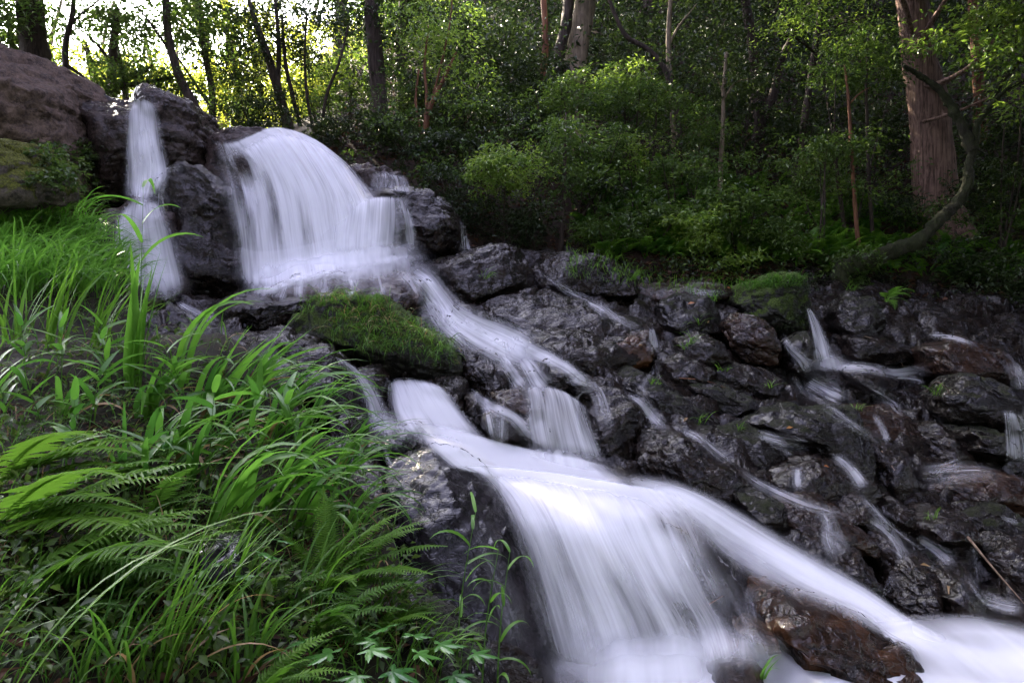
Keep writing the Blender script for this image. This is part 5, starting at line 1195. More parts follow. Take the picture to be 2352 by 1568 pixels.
def frond(rs, base, az, length, elev, bend, npair=22, width=0.16, taper=0.8, pw=0.26, teeth=False, side=0.0):
    """One fern frond: a bending midrib with paired leaflets."""
    s = np.linspace(0, 1, npair + 6)
    ang = elev - bend * s ** 1.3
    st = length / (len(s) - 1)
    r = np.concatenate([[0], np.cumsum(np.cos(ang[:-1]) * st)]); h = np.concatenate([[0], np.cumsum(np.sin(ang[:-1]) * st)])
    lat = side * s ** 2 * length
    dirv = np.array([np.cos(az), np.sin(az), 0]); sid = np.array([-np.sin(az), np.cos(az), 0])
    C = np.asarray(base) + r[:, None] * dirv + lat[:, None] * sid + h[:, None] * np.array([0, 0, 1])
    T = unit(np.gradient(C, axis=0)); S = unit(np.cross(T, np.cross(sid, T) * 0 + np.array([0, 0, 1])))
    U = np.cross(S, T)
    U = np.where(U[:, 2:3] < 0, -U, U)
    Vs, Fs, nv = [], [], 0
    i = np.arange(5, len(s) - 1)
    for sg in (-1, 1):
        ss = s[i]
        L = width * length * np.minimum(1.0, ((ss - 0.12) / 0.18) ** 0.7) * (1 - ss ** 2.2) ** taper * rs.uniform(0.9, 1.08, len(i))
        Dn = unit(S[i] * sg + T[i] * 0.30 + U[i] * rs.uniform(-0.05, 0.22, len(i))[:, None])
        Wd = np.minimum(L * pw, st * 0.85)[:, None]; L = L[:, None]
        Sd = unit(np.cross(Dn, U[i])); Nn = np.cross(Sd, Dn)
        pts = [(-.12, 0), (.10, .5), (.55, .40), (1, 0), (.55, -.40), (.10, -.5)]
        v = np.stack([C[i] + Dn * L * x + Sd * Wd * y + Nn * (Wd * abs(y) * 0.35 - L * 0.20 * x * x) for x, y in pts], 1).reshape(-1, 3)
        bq = np.arange(len(i))[:, None] * 6
        f = np.concatenate([bq + [0, 3, 2, 1], bq + [0, 5, 4, 3]])
        Vs.append(v); Fs.append(f + nv); nv += len(v)
    # midrib
    w = 0.011 * length / 0.5 * (1 - 0.6 * s)
    rb = np.concatenate([C - S * w[:, None], C + S * w[:, None]])
    m = len(s); a = np.arange(m - 1)
    q = np.stack([a, a + m, a + m + 1, a + 1], 1)
    fr = q + nv
    Vs.append(rb); Fs.append(fr)
    return np.concatenate(Vs), np.concatenate(Fs)

def fern(label, base, n, length, rs, mat='fern', elev=(0.6, 1.2), bend=(0.9, 1.7), az=None, npair=22, width=0.16, pw=0.3, name='fern', tint=(0.2, 0.9), side=0.15, taper=0.8):
    t = thing(name, label, 'fern', base)
    for k in range(n):
        a = (2 * np.pi * (k + rs.uniform(-.3, .3)) / n) if az is None else rs.uniform(*az)
        V, F = frond(rs, np.asarray(base) + rs.normal(0, 0.012, 3), a, length * rs.uniform(0.75, 1.15), rs.uniform(*elev), rs.uniform(*bend), npair, width, taper, pw, side=rs.uniform(-side, side))
        mk('frond_foliage', V, F, M[mat], t, smooth=False, attrs={'tint': np.full(len(V), rs.uniform(*tint))})
    return t

# the fern bed above the rocks: countless fronds that read as one lit mass
Vs, Fs, Ts, nv = [], [], [], 0
for k in range(620):
    px = rs.uniform(1340, 2020) if k < 420 else rs.uniform(1900, 2450)
    Y = 9.75 + 3.0 * rs.uniform(0, 1) ** 1.5
    c = P(px, 600, Y); c[2] = float(hillz(c[None, :2])[0])
    for j in range(rs.randint(3, 6)):
        v, f = frond(rs, c, rs.uniform(0, 6.28), rs.uniform(0.28, 0.55), rs.uniform(0.5, 1.2), rs.uniform(0.8, 1.7), 13, 0.2, 0.8, 0.34)
        Vs.append(v); Fs.append(f + nv); nv += len(v); Ts.append(np.full(len(v), rs.uniform(0, 1)))
tag(mk('fern_undergrowth', np.concatenate(Vs), np.concatenate(Fs), M['fern'], smooth=False, attrs={'tint': np.concatenate(Ts)}), kind='stuff')

def blades(rs, bases, az, L, W, elev, bend, seg=7, fold=0.25, lat=None):
    """Grass blades: folded strips that arch over. All arrays have one entry per blade."""
    n = len(bases)
    s = np.linspace(0, 1, seg + 1)
    ang = elev[:, None] - bend[:, None] * s[None] ** 1.4
    st = (L / seg)[:, None]
    r = np.concatenate([np.zeros((n, 1)), np.cumsum(np.cos(ang[:, :-1]) * st, 1)], 1)
    h = np.concatenate([np.zeros((n, 1)), np.cumsum(np.sin(ang[:, :-1]) * st, 1)], 1)
    d = np.stack([np.cos(az), np.sin(az), 0 * az], 1); sd_ = np.stack([-np.sin(az), np.cos(az), 0 * az], 1)
    if lat is None: lat = rs.normal(0, 0.06, n)
    C = bases[:, None] + r[..., None] * d[:, None] + h[..., None] * np.array([0, 0, 1]) + (lat * L)[:, None, None] * (s ** 2)[None, :, None] * sd_[:, None]
    prof = np.minimum(1, (s + 0.08) / 0.25) ** 0.6 * (1 - s ** 2.4)
    prof[-1] = 0.02
    w = (W[:, None] * prof[None] * 0.5)
    roll = rs.normal(0, 0.35, n)
    T = unit(np.gradient(C, axis=1))
    U = unit(np.cross(T, np.broadcast_to(sd_[:, None], T.shape)))
    U = np.where(U[..., 2:3] < 0, -U, U)
    Sx = np.cos(roll)[:, None, None] * sd_[:, None] + np.sin(roll)[:, None, None] * U
    Lf = C - Sx * w[..., None] + U * (w * fold)[..., None]
    Rt = C + Sx * w[..., None] + U * (w * fold)[..., None]
    V = np.stack([Lf, C, Rt], 2).reshape(-1, 3)
    m = (seg + 1) * 3
    a = np.arange(seg)[:, None] * 3
    q = np.concatenate([a + [0, 1, 4, 3], a + [1, 2, 5, 4]], 0)
    F = (np.arange(n)[:, None, None] * m + q[None]).reshape(-1, 4)
    return V, F, m
# ---------------------------------------------------------------- grassy bank
BANK = [  # px, py, distance (soil, below the tops of the plants)
    (-300, 1800, 1.25), (100, 1700, 1.45), (600, 1700, 1.75), (1000, 1700, 2.05), (1150, 1680, 2.3), (-200, 1450, 1.75), (150, 1420, 1.95), (500, 1400, 2.15), (800, 1420, 2.4), (980, 1480, 2.6), (1060, 1560, 2.55),
    (0, 1150, 2.5), (400, 1160, 2.75), (700, 1180, 3.0), (830, 1230, 3.05), (900, 1330, 2.9), (0, 920, 3.4), (300, 940, 3.6), (600, 970, 3.8), (760, 1050, 3.8), (820, 1120, 3.6),
    (0, 760, 4.4), (200, 780, 4.6), (450, 830, 4.7), (600, 860, 4.6), (-100, 620, 5.4), (120, 620, 5.6), (230, 650, 5.7), (290, 700, 5.6), (-300, 560, 6.2), (-100, 500, 6.8), (60, 500, 6.8), (190, 530, 6.6),
    (-500, 900, 3.2), (-500, 1200, 2.3), (-700, 700, 4.6), (-800, 500, 6.5)]
kp = P(*np.array(BANK).T)
drops = []
for px, py, Y, dx, dz in [(1150, 1680, 2.3, .25, -.5), (1060, 1560, 2.55, .25, -.5), (980, 1480, 2.6, .3, -.55), (900, 1330, 2.9, .3, -.6), (830, 1230, 3.05, .35, -.6), (820, 1120, 3.6, .35, -.6), (760, 1050, 3.8, .35, -.6), (600, 860, 4.6, .35, -.6), (450, 830, 4.7, .5, -.6), (290, 700, 5.6, .4, -.6), (230, 600, 6.2, .35, -.7)]:
    p = P(px, py, Y); drops.append(p + [dx, 0.10, dz])
kp = np.concatenate([kp, np.array(drops)])
_bank = rbf(kp[:, :2], kp[:, 2], 2e-3)
bx = np.arange(-6.5, 0.9, 0.035); by = np.arange(0.9, 7.0, 0.035)
BX, BY = np.meshgrid(bx, by)
xy = np.stack([BX.ravel(), BY.ravel()], 1)
q = np.concatenate([xy, np.zeros((len(xy), 1))], 1)
z = _bank(xy) + 0.035 * fbm(q * 3.0, 93, 4)
# the sheet is only kept where it is the bank, not where it dives below the bed
edge_x = np.interp(by, [0.9, 1.45, 1.75, 2.05, 2.3, 2.6, 2.9, 3.05, 3.6, 3.8, 4.6, 5.6, 6.3, 7.0], [-1.2, -0.8, -0.5, -0.18, 0.0, -0.08, -0.28, -0.42, -0.58, -0.75, -1.4, -2.7, -3.2, -3.5])
over = np.clip(BX - edge_x[:, None], 0, None).ravel()
z = np.minimum(z, 3.0) - np.minimum(1.2, 2.2 * over)
bankV = np.concatenate([xy, z[:, None]], 1)
bankF = grid_faces(len(by), len(bx))
tag(mk('bank_ground', bankV, bankF, M['banksoil']), kind='structure')
BB = BVHTree.FromPolygons(bankV.tolist(), bankF.tolist())
def bank_at(px, py, strict=False):
    d = Vector(((px - 1176) * K, 1.0, -(py - 784) * K)).normalized()
    h = BB.ray_cast(ORI, d, 30)
    return np.array(h[0]) if h[0] is not None else (P(px, py, 2.2) if px > 800 and not strict else None)
def bank_z(x, y):
    h = BB.ray_cast(Vector((x, y, 8)), Vector((0, 0, -1)), 30)
    return h[0].z if h[0] is not None else None
def scatter_bank(n, rs, box):
    out = []
    while len(out) < n:
        px = rs.uniform(box[0], box[2]); py = rs.uniform(box[1], box[3])
        b = bank_at(px, py, True)
        if b is not None and b[0] < np.interp(b[1], by, edge_x) + 0.06: out.append(b)
    return np.array(out)

rs = np.random.RandomState(77)
rock('grey lichen speckled stone half buried in the bank plants', 2.28, 0.12, [(440, 1275), (470, 1240), (520, 1235), (570, 1260), (590, 1300), (530, 1320), (460, 1310)], 'grey', tilt=0.7, amp=0.5)
rock('mossy dark stone at the lower end of the bank', 2.45, 0.2, [(900, 1440), (960, 1400), (1040, 1430), (1110, 1490), (1180, 1560), (1150, 1660), (950, 1640)], 'mossy', tilt=0.6, amp=0.6)

# base layer: countless fine blades, small herbs and dead leaves
def blade_mass(name, B, L, W, az, elev, bend, mat, tint, seg=7, kind='stuff', lat=None):
    V, F, m = blades(rs, B, az, L, W, elev, bend, seg, lat=lat)
    return tag(mk(name, V, F, M[mat], attrs={'tint': np.repeat(tint, m)}), kind=kind)
B = scatter_bank(1300, rs, (-60, 640, 1150, 1600)); n = len(B)
blade_mass('bank_grass', B, rs.uniform(0.10, 0.30, n), rs.uniform(0.003, 0.008, n), rs.normal(0.1, 1.3, n), rs.uniform(0.8, 1.5, n), rs.uniform(0.8, 2.6, n), 'grass', rs.uniform(0, 0.6, n))
B = scatter_bank(420, rs, (-60, 760, 950, 1500)); n = len(B)
blade_mass('bank_dry_grass', B, rs.uniform(0.08, 0.26, n), rs.uniform(0.003, 0.009, n), rs.normal(0.1, 1.6, n), rs.uniform(0.2, 1.3, n), rs.uniform(0.8, 2.6, n), 'dryblade', rs.uniform(0, .8, n))
B = scatter_bank(1300, rs, (-60, 470, 300, 690)); n = len(B)
blade_mass('crest_grass', B, rs.uniform(0.28, 0.55, n), rs.uniform(0.009, 0.018, n), rs.normal(-0.2, 0.9, n), rs.uniform(0.9, 1.5, n), rs.uniform(1.3, 2.6, n), 'broad', rs.uniform(0.3, 1.0, n))
B = scatter_bank(1500, rs, (-60, 660, 1050, 1600)); n = len(B)
cl = np.concatenate([B + np.stack([0 * B[:, 0], 0 * B[:, 0], rs.uniform(0.03, 0.16, n)], 1), rs.uniform(0.03, 0.09, (n, 1))], 1)
V, F, tn = leaf_cloud(rs, cl, 4200, 0.040, 0.5)
tag(mk('low_undergrowth', V, F, M['leaf_mid'], smooth=False, attrs={'tint': tn}), kind='stuff')
B = scatter_bank(700, rs, (-60, 900, 1000, 1600)); n = len(B)
D = unit(rs.normal(size=(n, 3)) * [1, 1, 0.3]); N = unit(np.array([0, -0.3, 1]) + rs.normal(0, 0.4, (n, 3)))
V, F = leaf_batch(B + [0, 0, 0.012], D, N, rs.uniform(0.03, 0.09, n), rs.uniform(0.012, 0.035, n), 0.3)
tag(mk('dead_leaves', V, F, M['litter'], smooth=False, attrs={'tint': np.repeat(rs.uniform(0, 1, n), 4)}), kind='stuff')

# ---------------------------------------------------------------- plants one can tell apart
def clump(label, px, py, n, L, W, az, elev, bend, mat='broad', tint=(0.1, 0.9), name='grass_clump', cat='grass clump', spread=0.03, dead=0, lat=0.06, seg=10, base=None, lift=0.0):
    b = bank_at(px, py) if base is None else base
    b = b + np.array([0, 0, lift])
    t = thing(name, label, cat, b)
    bs = b + rs.normal(0, spread, (n, 3)) * [1, 1, 0]
    V, F, m = blades(rs, bs, rs.uniform(*az, n), rs.uniform(*L, n), rs.uniform(*W, n), rs.uniform(*elev, n), rs.uniform(*bend, n), seg, lat=rs.normal(0, lat, n))
    mk('blade_foliage', V, F, M[mat], t, attrs={'tint': np.repeat(rs.uniform(*tint, n), m)})
    if dead:
        bs = b + rs.normal(0, spread, (dead, 3)) * [1, 1, 0]
        V, F, m = blades(rs, bs, rs.uniform(*az, dead), rs.uniform(*L, dead) * 0.7, rs.uniform(*W, dead), rs.uniform(0.6, 1.3, dead), rs.uniform(1.2, 2.6, dead), seg)
        mk('dry_leaf', V, F, M['dryblade'], t, attrs={'tint': np.repeat(rs.uniform(0, 1, dead), m)})
    return t

def cane(label, px, py, h, nleaf, L, W, lean=(0, 0), base=None, mat='broad', name='bamboo_grass', cat='bamboo grass', tint=(0.0, 0.6), rad=0.0022, droop=(0.5, 1.5), z0=0.35, leaf_az=None):
    """A stalk with long pointed leaves set alternately along it."""
    b = bank_at(px, py) if base is None else base
    t = thing(name, label, cat, b)
    tip = b + np.array([lean[0], lean[1], h])
    mid = 0.5 * (b + tip) + np.array([-lean[0] * 0.2, 0, 0])
    V, F = tube([b - [0, 0, 0.02], mid, tip], [rad * 1.5, rad, rad * 0.5], 6, steps=14)
    mk('stem', V, F, M['grass'], t, attrs={'tint': np.full(len(V), 0.35)})
    u = np.linspace(z0, 1.0, nleaf)
    c = (1 - u)[:, None] ** 2 * b + (2 * u * (1 - u))[:, None] * mid + (u ** 2)[:, None] * tip
    a0 = rs.uniform(0, 6.28)
    az = a0 + np.pi * np.arange(nleaf) + rs.normal(0, 0.6, nleaf) if leaf_az is None else rs.uniform(*leaf_az, nleaf)
    V, F, m = blades(rs, c, az, rs.uniform(*L, nleaf), rs.uniform(*W, nleaf), rs.uniform(0.3, 1.0, nleaf), rs.uniform(*droop, nleaf), 8)
    mk('leaf_foliage', V, F, M[mat], t, attrs={'tint': np.repeat(rs.uniform(*tint, nleaf), m)})
    return t

# upright sword leaved clumps near the crest
clump('upright sword leaved clump growing below the crest grass', 120, 800, 16, (.40, .62), (.014, .022), (-1.0, 1.5), (1.25, 1.55), (.2, .9), 'grass', (.4, 1))
clump('sword leaved clump with one bent over tip at the frame edge', 40, 790, 12, (.40, .62), (.014, .022), (-2.2, 2.0), (1.2, 1.55), (.3, 1.3), 'grass', (.3, .9))
clump('narrow leaved clump between the sword leaves and the tall broad shoot', 215, 800, 18, (.35, .60), (.010, .018), (-.6, .9), (1.1, 1.5), (.3, 1.0), 'grass', (.3, .9))
clump('feathery upright grass beside the foot of the slim fall', 285, 790, 14, (.30, .50), (.007, .012), (-.4, .8), (1.0, 1.45), (.5, 1.3), 'grass', (.4, 1))
# the tall broad shoot and its neighbours
clump('tall glowing broad leaved shoot standing above the bank', 312, 890, 9, (.55, .78), (.045, .065), (-1.6, 1.6), (1.45, 1.57), (.02, .35), 'broad', (.85, 1), spread=.022)
cane('thin reed with two long drooping leaves across the slim fall', 318, 880, 1.02, 5, (.26, .40), (.026, .036), (0.0, 0.05), z0=.62, tint=(.4, 1), droop=(1.0, 1.8))
clump('single broad blade bent over beside the tall glowing shoot', 425, 880, 4, (.62, .80), (.036, .046), (-.3, .4), (1.45, 1.56), (1.4, 2.1), 'broad', (.7, 1), spread=.02)
clump('pair of wide pointed leaves leaning over the stream pebbles', 500, 900, 5, (.34, .46), (.040, .055), (-.3, .9), (.9, 1.4), (.3, .9), 'broad', (.5, .9))
clump('pale green blade clump leaning toward the mossy block', 560, 900, 9, (.36, .55), (.022, .034), (-.2, .5), (.5, 1.1), (.3, .9), 'broad', (.6, 1))
# long arching clumps that hang over the rocks
LAB = ['long arching grass clump hanging over the wet rock', 'arching clump whose tips reach the side fall', 'dense arching clump with pale sheen on its blades', 'arching clump with a folded dry leaf in it', 'drooping clump just behind the water beaded blades', 'arching grass rooted above the smooth boulder', 'long bladed clump at the steep edge of the bank']
for lab, (px, py, n, L0, L1, w, d) in zip(LAB, [(560, 960, 16, .5, .8, .028, 1), (690, 1010, 14, .45, .7, .024, 0), (610, 1040, 18, .4, .7, .026, 1), (500, 1040, 14, .35, .6, .026, 3), (660, 1120, 16, .4, .65, .028, 1), (770, 1130, 16, .35, .6, .020, 0), (800, 1220, 14, .3, .5, .018, 1)]):
    clump(lab, px, py, n, (L0, L1), (w * .7, w * 1.15), (-.9, .7), (.8, 1.45), (1.3, 2.5), 'broad', (.05, .9), dead=d)
clump('big clump of water beaded blades arching over the ferns', 500, 1235, 11, (.50, .72), (.030, .042), (-.9, .9), (1.05, 1.5), (1.6, 2.6), 'broad', (.4, 1), dead=1)
clump('bright clump beside the water beaded blades', 600, 1215, 10, (.42, .66), (.026, .040), (-1.0, .6), (1.0, 1.5), (1.4, 2.5), 'broad', (.3, 1))
clump('shaded clump behind the lichen speckled stone', 420, 1120, 12, (.30, .50), (.016, .028), (-1.8, .9), (.8, 1.4), (1.0, 2.2), 'broad', (0, .5), dead=3)
clump('dark strappy clump in the middle of the bank', 300, 1090, 12, (.28, .46), (.016, .026), (-2.4, .8), (.8, 1.4), (.9, 2.2), 'broad', (0, .5), dead=3)
# bamboo grass
for lab, px, py, h, nl in [('low bamboo grass beneath the sword leaved clump', 60, 880, .30, 9), ('bamboo grass with one pale upright leaf', 140, 900, .34, 9), ('broad bamboo grass in front of the tall glowing shoot', 260, 950, .36, 10), ('bamboo grass with silvery shining leaves', 350, 990, .34, 10), ('bamboo grass at the shaded middle of the bank', 200, 1010, .30, 9), ('bamboo grass leaning toward the arching clumps', 440, 980, .38, 10), ('short bamboo grass at the frame edge above the ferns', 20, 1000, .28, 8), ('bamboo grass with an orange dying leaf beside it', 110, 1010, .30, 8), ('bamboo grass between the two arching clumps', 560, 1090, .34, 9), ('bamboo grass with drooping tips near the bank edge', 700, 1100, .36, 9), ('small bamboo grass rooted behind the feathery ferns', 330, 1180, .26, 8), ('tall bamboo grass behind the bright clump', 480, 1120, .38, 9), ('sprig of bamboo grass at the foot of the feathery grass', 240, 880, .30, 9), ('bamboo grass poking through the dark strappy clump', 170, 1100, .30, 8)]:
    cane(lab, px, py, h, nl, (.14, .22), (.022, .034), (rs.normal(0, .05), rs.normal(0, .05)), tint=(.05, .8), droop=(.3, 1.2))
# ferns
fern('spreading fern with long fronds reaching in from the frame edge', bank_at(-30, 1240), 8, 0.64, rs, az=(-.55, .75), elev=(.35, .75), bend=(.5, 1.2), npair=34, width=.17, pw=.15, tint=(.3, .95))
fern('yellow green fern above the long edge fronds', bank_at(-20, 1130), 7, 0.60, rs, az=(-.5, .7), elev=(.4, .8), bend=(.5, 1.2), npair=34, width=.17, pw=.15, tint=(.5, 1))
fern('glistening fern with broad leaflets low on the bank', bank_at(-20, 1400), 7, 0.56, rs, az=(-.3, .9), elev=(.5, .9), bend=(.6, 1.3), npair=34, width=.20, pw=.15, tint=(.2, .7))
fern('dark fern under the glistening one', bank_at(120, 1430), 6, .36, rs, az=(-.7, .6), elev=(.4, .9), bend=(.6, 1.4), npair=20, width=.2, pw=.24, tint=(.0, .4))
fern('feathery fern curling up in the middle of the bank', bank_at(330, 1200), 8, .36, rs, az=(-.7, 1.2), elev=(.6, 1.2), bend=(.8, 1.7), npair=24, width=.17, pw=.24, tint=(.3, .8))
fern('fern with raised fronds beside the bamboo grass', bank_at(250, 1110), 7, .34, rs, az=(-.6, 1.2), elev=(.6, 1.1), bend=(.7, 1.6), npair=24, width=.18, pw=.24, tint=(.3, .8))
fern('small fern in front of the lichen speckled stone', bank_at(330, 1330), 7, .32, rs, az=(-.8, .9), elev=(.5, 1.0), bend=(.7, 1.5), npair=22, width=.19, pw=.24, tint=(.2, .7))
fb = bank_at(740, 1370)
t = thing('fern', 'tall feathery fern leaning out over the smooth boulder', 'fern', fb)
for a, L, e, bn in [(2.2, .36, 1.42, .35), (1.2, .38, 1.40, .4), (.5, .36, 1.30, .5), (.25, .42, 1.05, .8), (.05, .46, .90, .75), (-.10, .48, .72, .75), (-.25, .44, .62, .85), (-.5, .40, .8, 1.0), (.35, .42, .95, 1.0), (-.02, .36, .5, .9), (-1.0, .32, .9, 1.2), (2.8, .30, 1.2, .9)]:
    V, F = frond(rs, fb + rs.normal(0, .012, 3), a, L, e, bn, 40, .17, .75, .22, side=rs.uniform(-.08, .08))
    mk('frond_foliage', V, F, M['fern'], t, smooth=False, attrs={'tint': np.full(len(V), rs.uniform(.35, .9))})
fern('low fern between the tall feathery fern and the lobed leaves', bank_at(720, 1480), 8, .30, rs, az=(-1.0, 1.3), elev=(.5, 1.1), bend=(.7, 1.5), npair=26, width=.17, pw=.24, tint=(.1, .6))
fern('fern with pale toothed fronds beside the lobed leaves', bank_at(860, 1470), 6, .28, rs, az=(-.6, 1.4), elev=(.5, 1.0), bend=(.6, 1.3), npair=26, width=.16, pw=.24, tint=(.4, .9))
fern('fern whose frond tips just enter at the bottom edge', bank_at(560, 1640), 7, .30, rs, az=(-.6, 1.6), elev=(.6, 1.1), bend=(.6, 1.3), npair=26, width=.17, pw=.24, tint=(.4, .9))
fern('little fern under the upright narrow blades', bank_at(620, 1400), 6, .26, rs, az=(-.9, 1.4), elev=(.5, 1.1), bend=(.7, 1.5), npair=22, width=.18, pw=.24, tint=(.1, .6))
# thin blades low on the bank
LB = ['broad bladed clump arching across the dark middle of the bank', 'broad bladed clump whose leaves shine white at the bend', 'wide drooping clump at the edge above the square wet stone', 'wide arching clump next to the pair of pointed leaves', 'broad clump in the shade under the sword leaved clumps', 'tumbling broad clump beside the feathery fern', 'half collapsed broad clump below the tall glowing shoot']
for lab, (px, py, n, L0, L1, w, d) in zip(LB, [(380, 1060, 12, .35, .55, .032, 2), (640, 980, 14, .45, .70, .034, 1), (790, 1080, 14, .35, .55, .028, 1), (470, 960, 12, .40, .62, .034, 1), (150, 960, 10, .30, .48, .028, 2), (680, 1230, 12, .35, .55, .030, 2), (340, 960, 12, .32, .5, .032, 2)]):
    clump(lab, px, py, n, (L0, L1), (w * .7, w * 1.2), (-1.2, .9), (.8, 1.5), (1.4, 2.7), 'broad', (.0, .95), dead=d)
clump('few very long blades sweeping in from the bottom corner', -10, 1690, 4, (.62, .80), (.010, .016), (.2, .8), (1.0, 1.25), (1.2, 1.9), 'grass', (.5, 1))
clump('upright narrow bladed clump low on the bank', 400, 1560, 22, (.34, .52), (.008, .014), (-.6, 1.6), (1.15, 1.5), (.4, 1.4), 'grass', (.3, .9), dead=3)
clump('narrow bladed clump with white beaded tip', 560, 1560, 12, (.25, .42), (.009, .014), (-1.5, 2.2), (1.1, 1.5), (1.0, 2.2), 'grass', (.2, .8), dead=3)
clump('narrow bladed clump behind the lobed leaves', 700, 1420, 16, (.28, .44), (.007, .012), (-.7, 1.4), (1.0, 1.5), (.6, 1.8), 'grass', (.2, .8))
clump('fine blades drooping beside the mossy lower stone', 880, 1420, 20, (.22, .38), (.006, .011), (-.9, .9), (.9, 1.4), (1.2, 2.4), 'grass', (.1, .8))
clump('soft blades spilling over the end of the bank', 960, 1540, 16, (.20, .34), (.006, .011), (-.9, .8), (.9, 1.4), (1.2, 2.4), 'grass', (.3, .9))
clump('tuft in the bottom corner with brown bases', 250, 1590, 14, (.26, .40), (.007, .012), (-1.6, 1.6), (1.0, 1.5), (.8, 2.0), 'grass', (.0, .5), dead=5)
clump('slim blades rising in front of the lichen speckled stone', 520, 1400, 16, (.26, .44), (.008, .013), (-.8, 1.6), (1.1, 1.5), (.4, 1.5), 'grass', (.2, .8))
# reeds against the dark rock and the fall
cane('tall jointed reed bending in front of the smooth boulder', 1045, 1560, .50, 9, (.11, .17), (.009, .014), (.06, .10), name='reed', cat='reed', tint=(.6, 1), rad=.002, z0=.15, droop=(1.0, 2.2), leaf_az=(-.9, 3.6))
cane('bright reed standing before the lower fall', 1105, 1600, .42, 8, (.10, .15), (.009, .013), (.05, .06), name='reed', cat='reed', tint=(.6, 1), rad=.002, z0=.15, droop=(1.2, 2.4), leaf_az=(-.9, 3.9))
cane('second bright reed touching the first one before the lower fall', 1140, 1610, .43, 8, (.10, .16), (.010, .014), (.04, .05), name='reed', cat='reed', tint=(.6, 1), rad=.002, z0=.15, droop=(1.2, 2.4), leaf_az=(-1.2, 3.3))

def lobed_leaf(rs, c, az, L, pitch, tint):
    """A maple like leaf of five toothed lobes, slightly quilted."""
    lobes = [(-1.9, .55), (-.95, .85), (0, 1.0), (.95, .85), (1.9, .55)]
    ang, rad = [], []
    for i, (a, l) in enumerate(lobes):
        for da, r in ((-.36, .42), (-.24, .66), (-.20, .60), (-.12, .86), (-.08, .80), (0, 1.0), (.08, .80), (.12, .86), (.20, .60), (.24, .66), (.36, .42)):
            ang.append(a + da * 1.15); rad.append(l * r)
    ang, rad = np.array(ang), np.array(rad) * L * rs.uniform(.93, 1.05, len(ang))
    x, y = np.cos(ang) * rad, np.sin(ang) * rad
    k = np.cos(5 * ang / 1.9 * 1.0)
    z = 0.06 * L * np.cos(ang * 2 * np.pi / .95) * (rad / L) - 0.22 * rad ** 2 / L
    ring = np.stack([x, y, z], 1)
    mid = ring * np.array([.5, .5, .35]) + [0, 0, .012 * L]
    V = np.concatenate([[[0, 0, 0]], mid, ring])
    n = len(ang); i = np.arange(n - 1)
    F = np.concatenate([np.stack([0 * i, 1 + i, 2 + i], 1), np.stack([1 + i, 1 + n + i, 2 + n + i], 1), np.stack([1 + i, 2 + n + i, 2 + i], 1)])
    cp, sp = np.cos(pitch), np.sin(pitch)
    V = np.stack([V[:, 0] * cp + V[:, 2] * sp, V[:, 1], -V[:, 0] * sp + V[:, 2] * cp], 1)
    ca, sa = np.cos(az), np.sin(az)
    V = np.stack([V[:, 0] * ca - V[:, 1] * sa, V[:, 0] * sa + V[:, 1] * ca, V[:, 2]], 1) + c
    return V, F

def lobed_plant(label, px, py, spots, Y):
    b = bank_at(px, py)
    t = thing('lobed_plant', label, 'leafy plant', b)
    for (lx, ly, L, az) in spots:
        c = P(lx, ly, Y + rs.normal(0, .03))
        V, F = lobed_leaf(rs, c, az, L, rs.uniform(-.05, .35), 0)
        lf = mk('leaf', V, F, M['bramble'], t, smooth=True, attrs={'tint': np.full(len(V), rs.uniform(.1, 1))})
        m = .5 * (b + c) + [0, 0, -.02]
        V, F = tube([b, m, c], [.0022, .0018, .0012], 5, steps=8)
        mk('stalk', V, F, M['grass'], t, attrs={'tint': np.full(len(V), .3)})
    return t
lobed_plant('cluster of glossy lobed leaves at the bottom edge', 800, 1620, [(760, 1500, .085, 3.0), (700, 1470, .07, 2.6), (850, 1490, .075, -.5), (900, 1540, .085, -.3), (820, 1550, .08, 4.2), (960, 1500, .07, .2), (690, 1545, .08, 3.5), (640, 1500, .06, 2.9)], 1.9)
lobed_plant('lobed leaves with bright wet tips beside the reeds', 960, 1600, [(1010, 1480, .08, .1), (1090, 1500, .075, -.2), (950, 1460, .07, 1.2), (890, 1440, .075, 2.6), (1040, 1550, .08, -.6), (860, 1470, .06, 3.3)], 2.05)
lobed_plant('light green lobed leaves in front of the lichen speckled stone', 560, 1420, [(520, 1290, .06, 2.8), (600, 1270, .07, .5), (640, 1240, .06, .9), (560, 1320, .05, -.8), (470, 1310, .045, 3.6)], 2.15)
lobed_plant('small lobed leaves under the tall feathery fern', 800, 1440, [(810, 1440, .06, .2), (770, 1460, .05, 2.8), (850, 1430, .05, .8)], 2.2)

# ---------------------------------------------------------------- grass on the rocks
def rock_blades(name, boxes, n, L, W, az, elev, bend, tint=(0.2, 1), mat='grass', kind='stuff', up=0.25):
    B = []
    tries = 0
    while len(B) < n and tries < n * 30:
        tries += 1
        x0, y0, x1, y1, y2 = boxes[rs.randint(len(boxes))]
        px = rs.uniform(x0, x1); py = rs.uniform(y0, y1) + (px - x0) / (x1 - x0) * (y2 - y0)
        h = sight(px, py)
        if h is not None and h[1].z > up: B.append(np.array(h[0]))
    B = np.array(B); m = len(B)
    return blade_mass(name, B, rs.uniform(*L, m), rs.uniform(*W, m), rs.uniform(*az, m), rs.uniform(*elev, m), rs.uniform(*bend, m), mat, rs.uniform(*tint, m), kind=kind)
rock_blades('block_grass', [(690, 680, 900, 740, 685), (760, 690, 960, 770, 730), (880, 720, 1045, 800, 770)], 420, (.10, .30), (.003, .006), (-2.9, .9), (.3, 1.3), (1.0, 2.9), (.0, 1))
rock_blades('block_moss_tufts', [(700, 680, 880, 720, 680), (760, 690, 1040, 790, 760)], 1400, (.02, .06), (.002, .005), (-3.1, 3.1), (.6, 1.5), (.2, 2.2), (.3, 1))
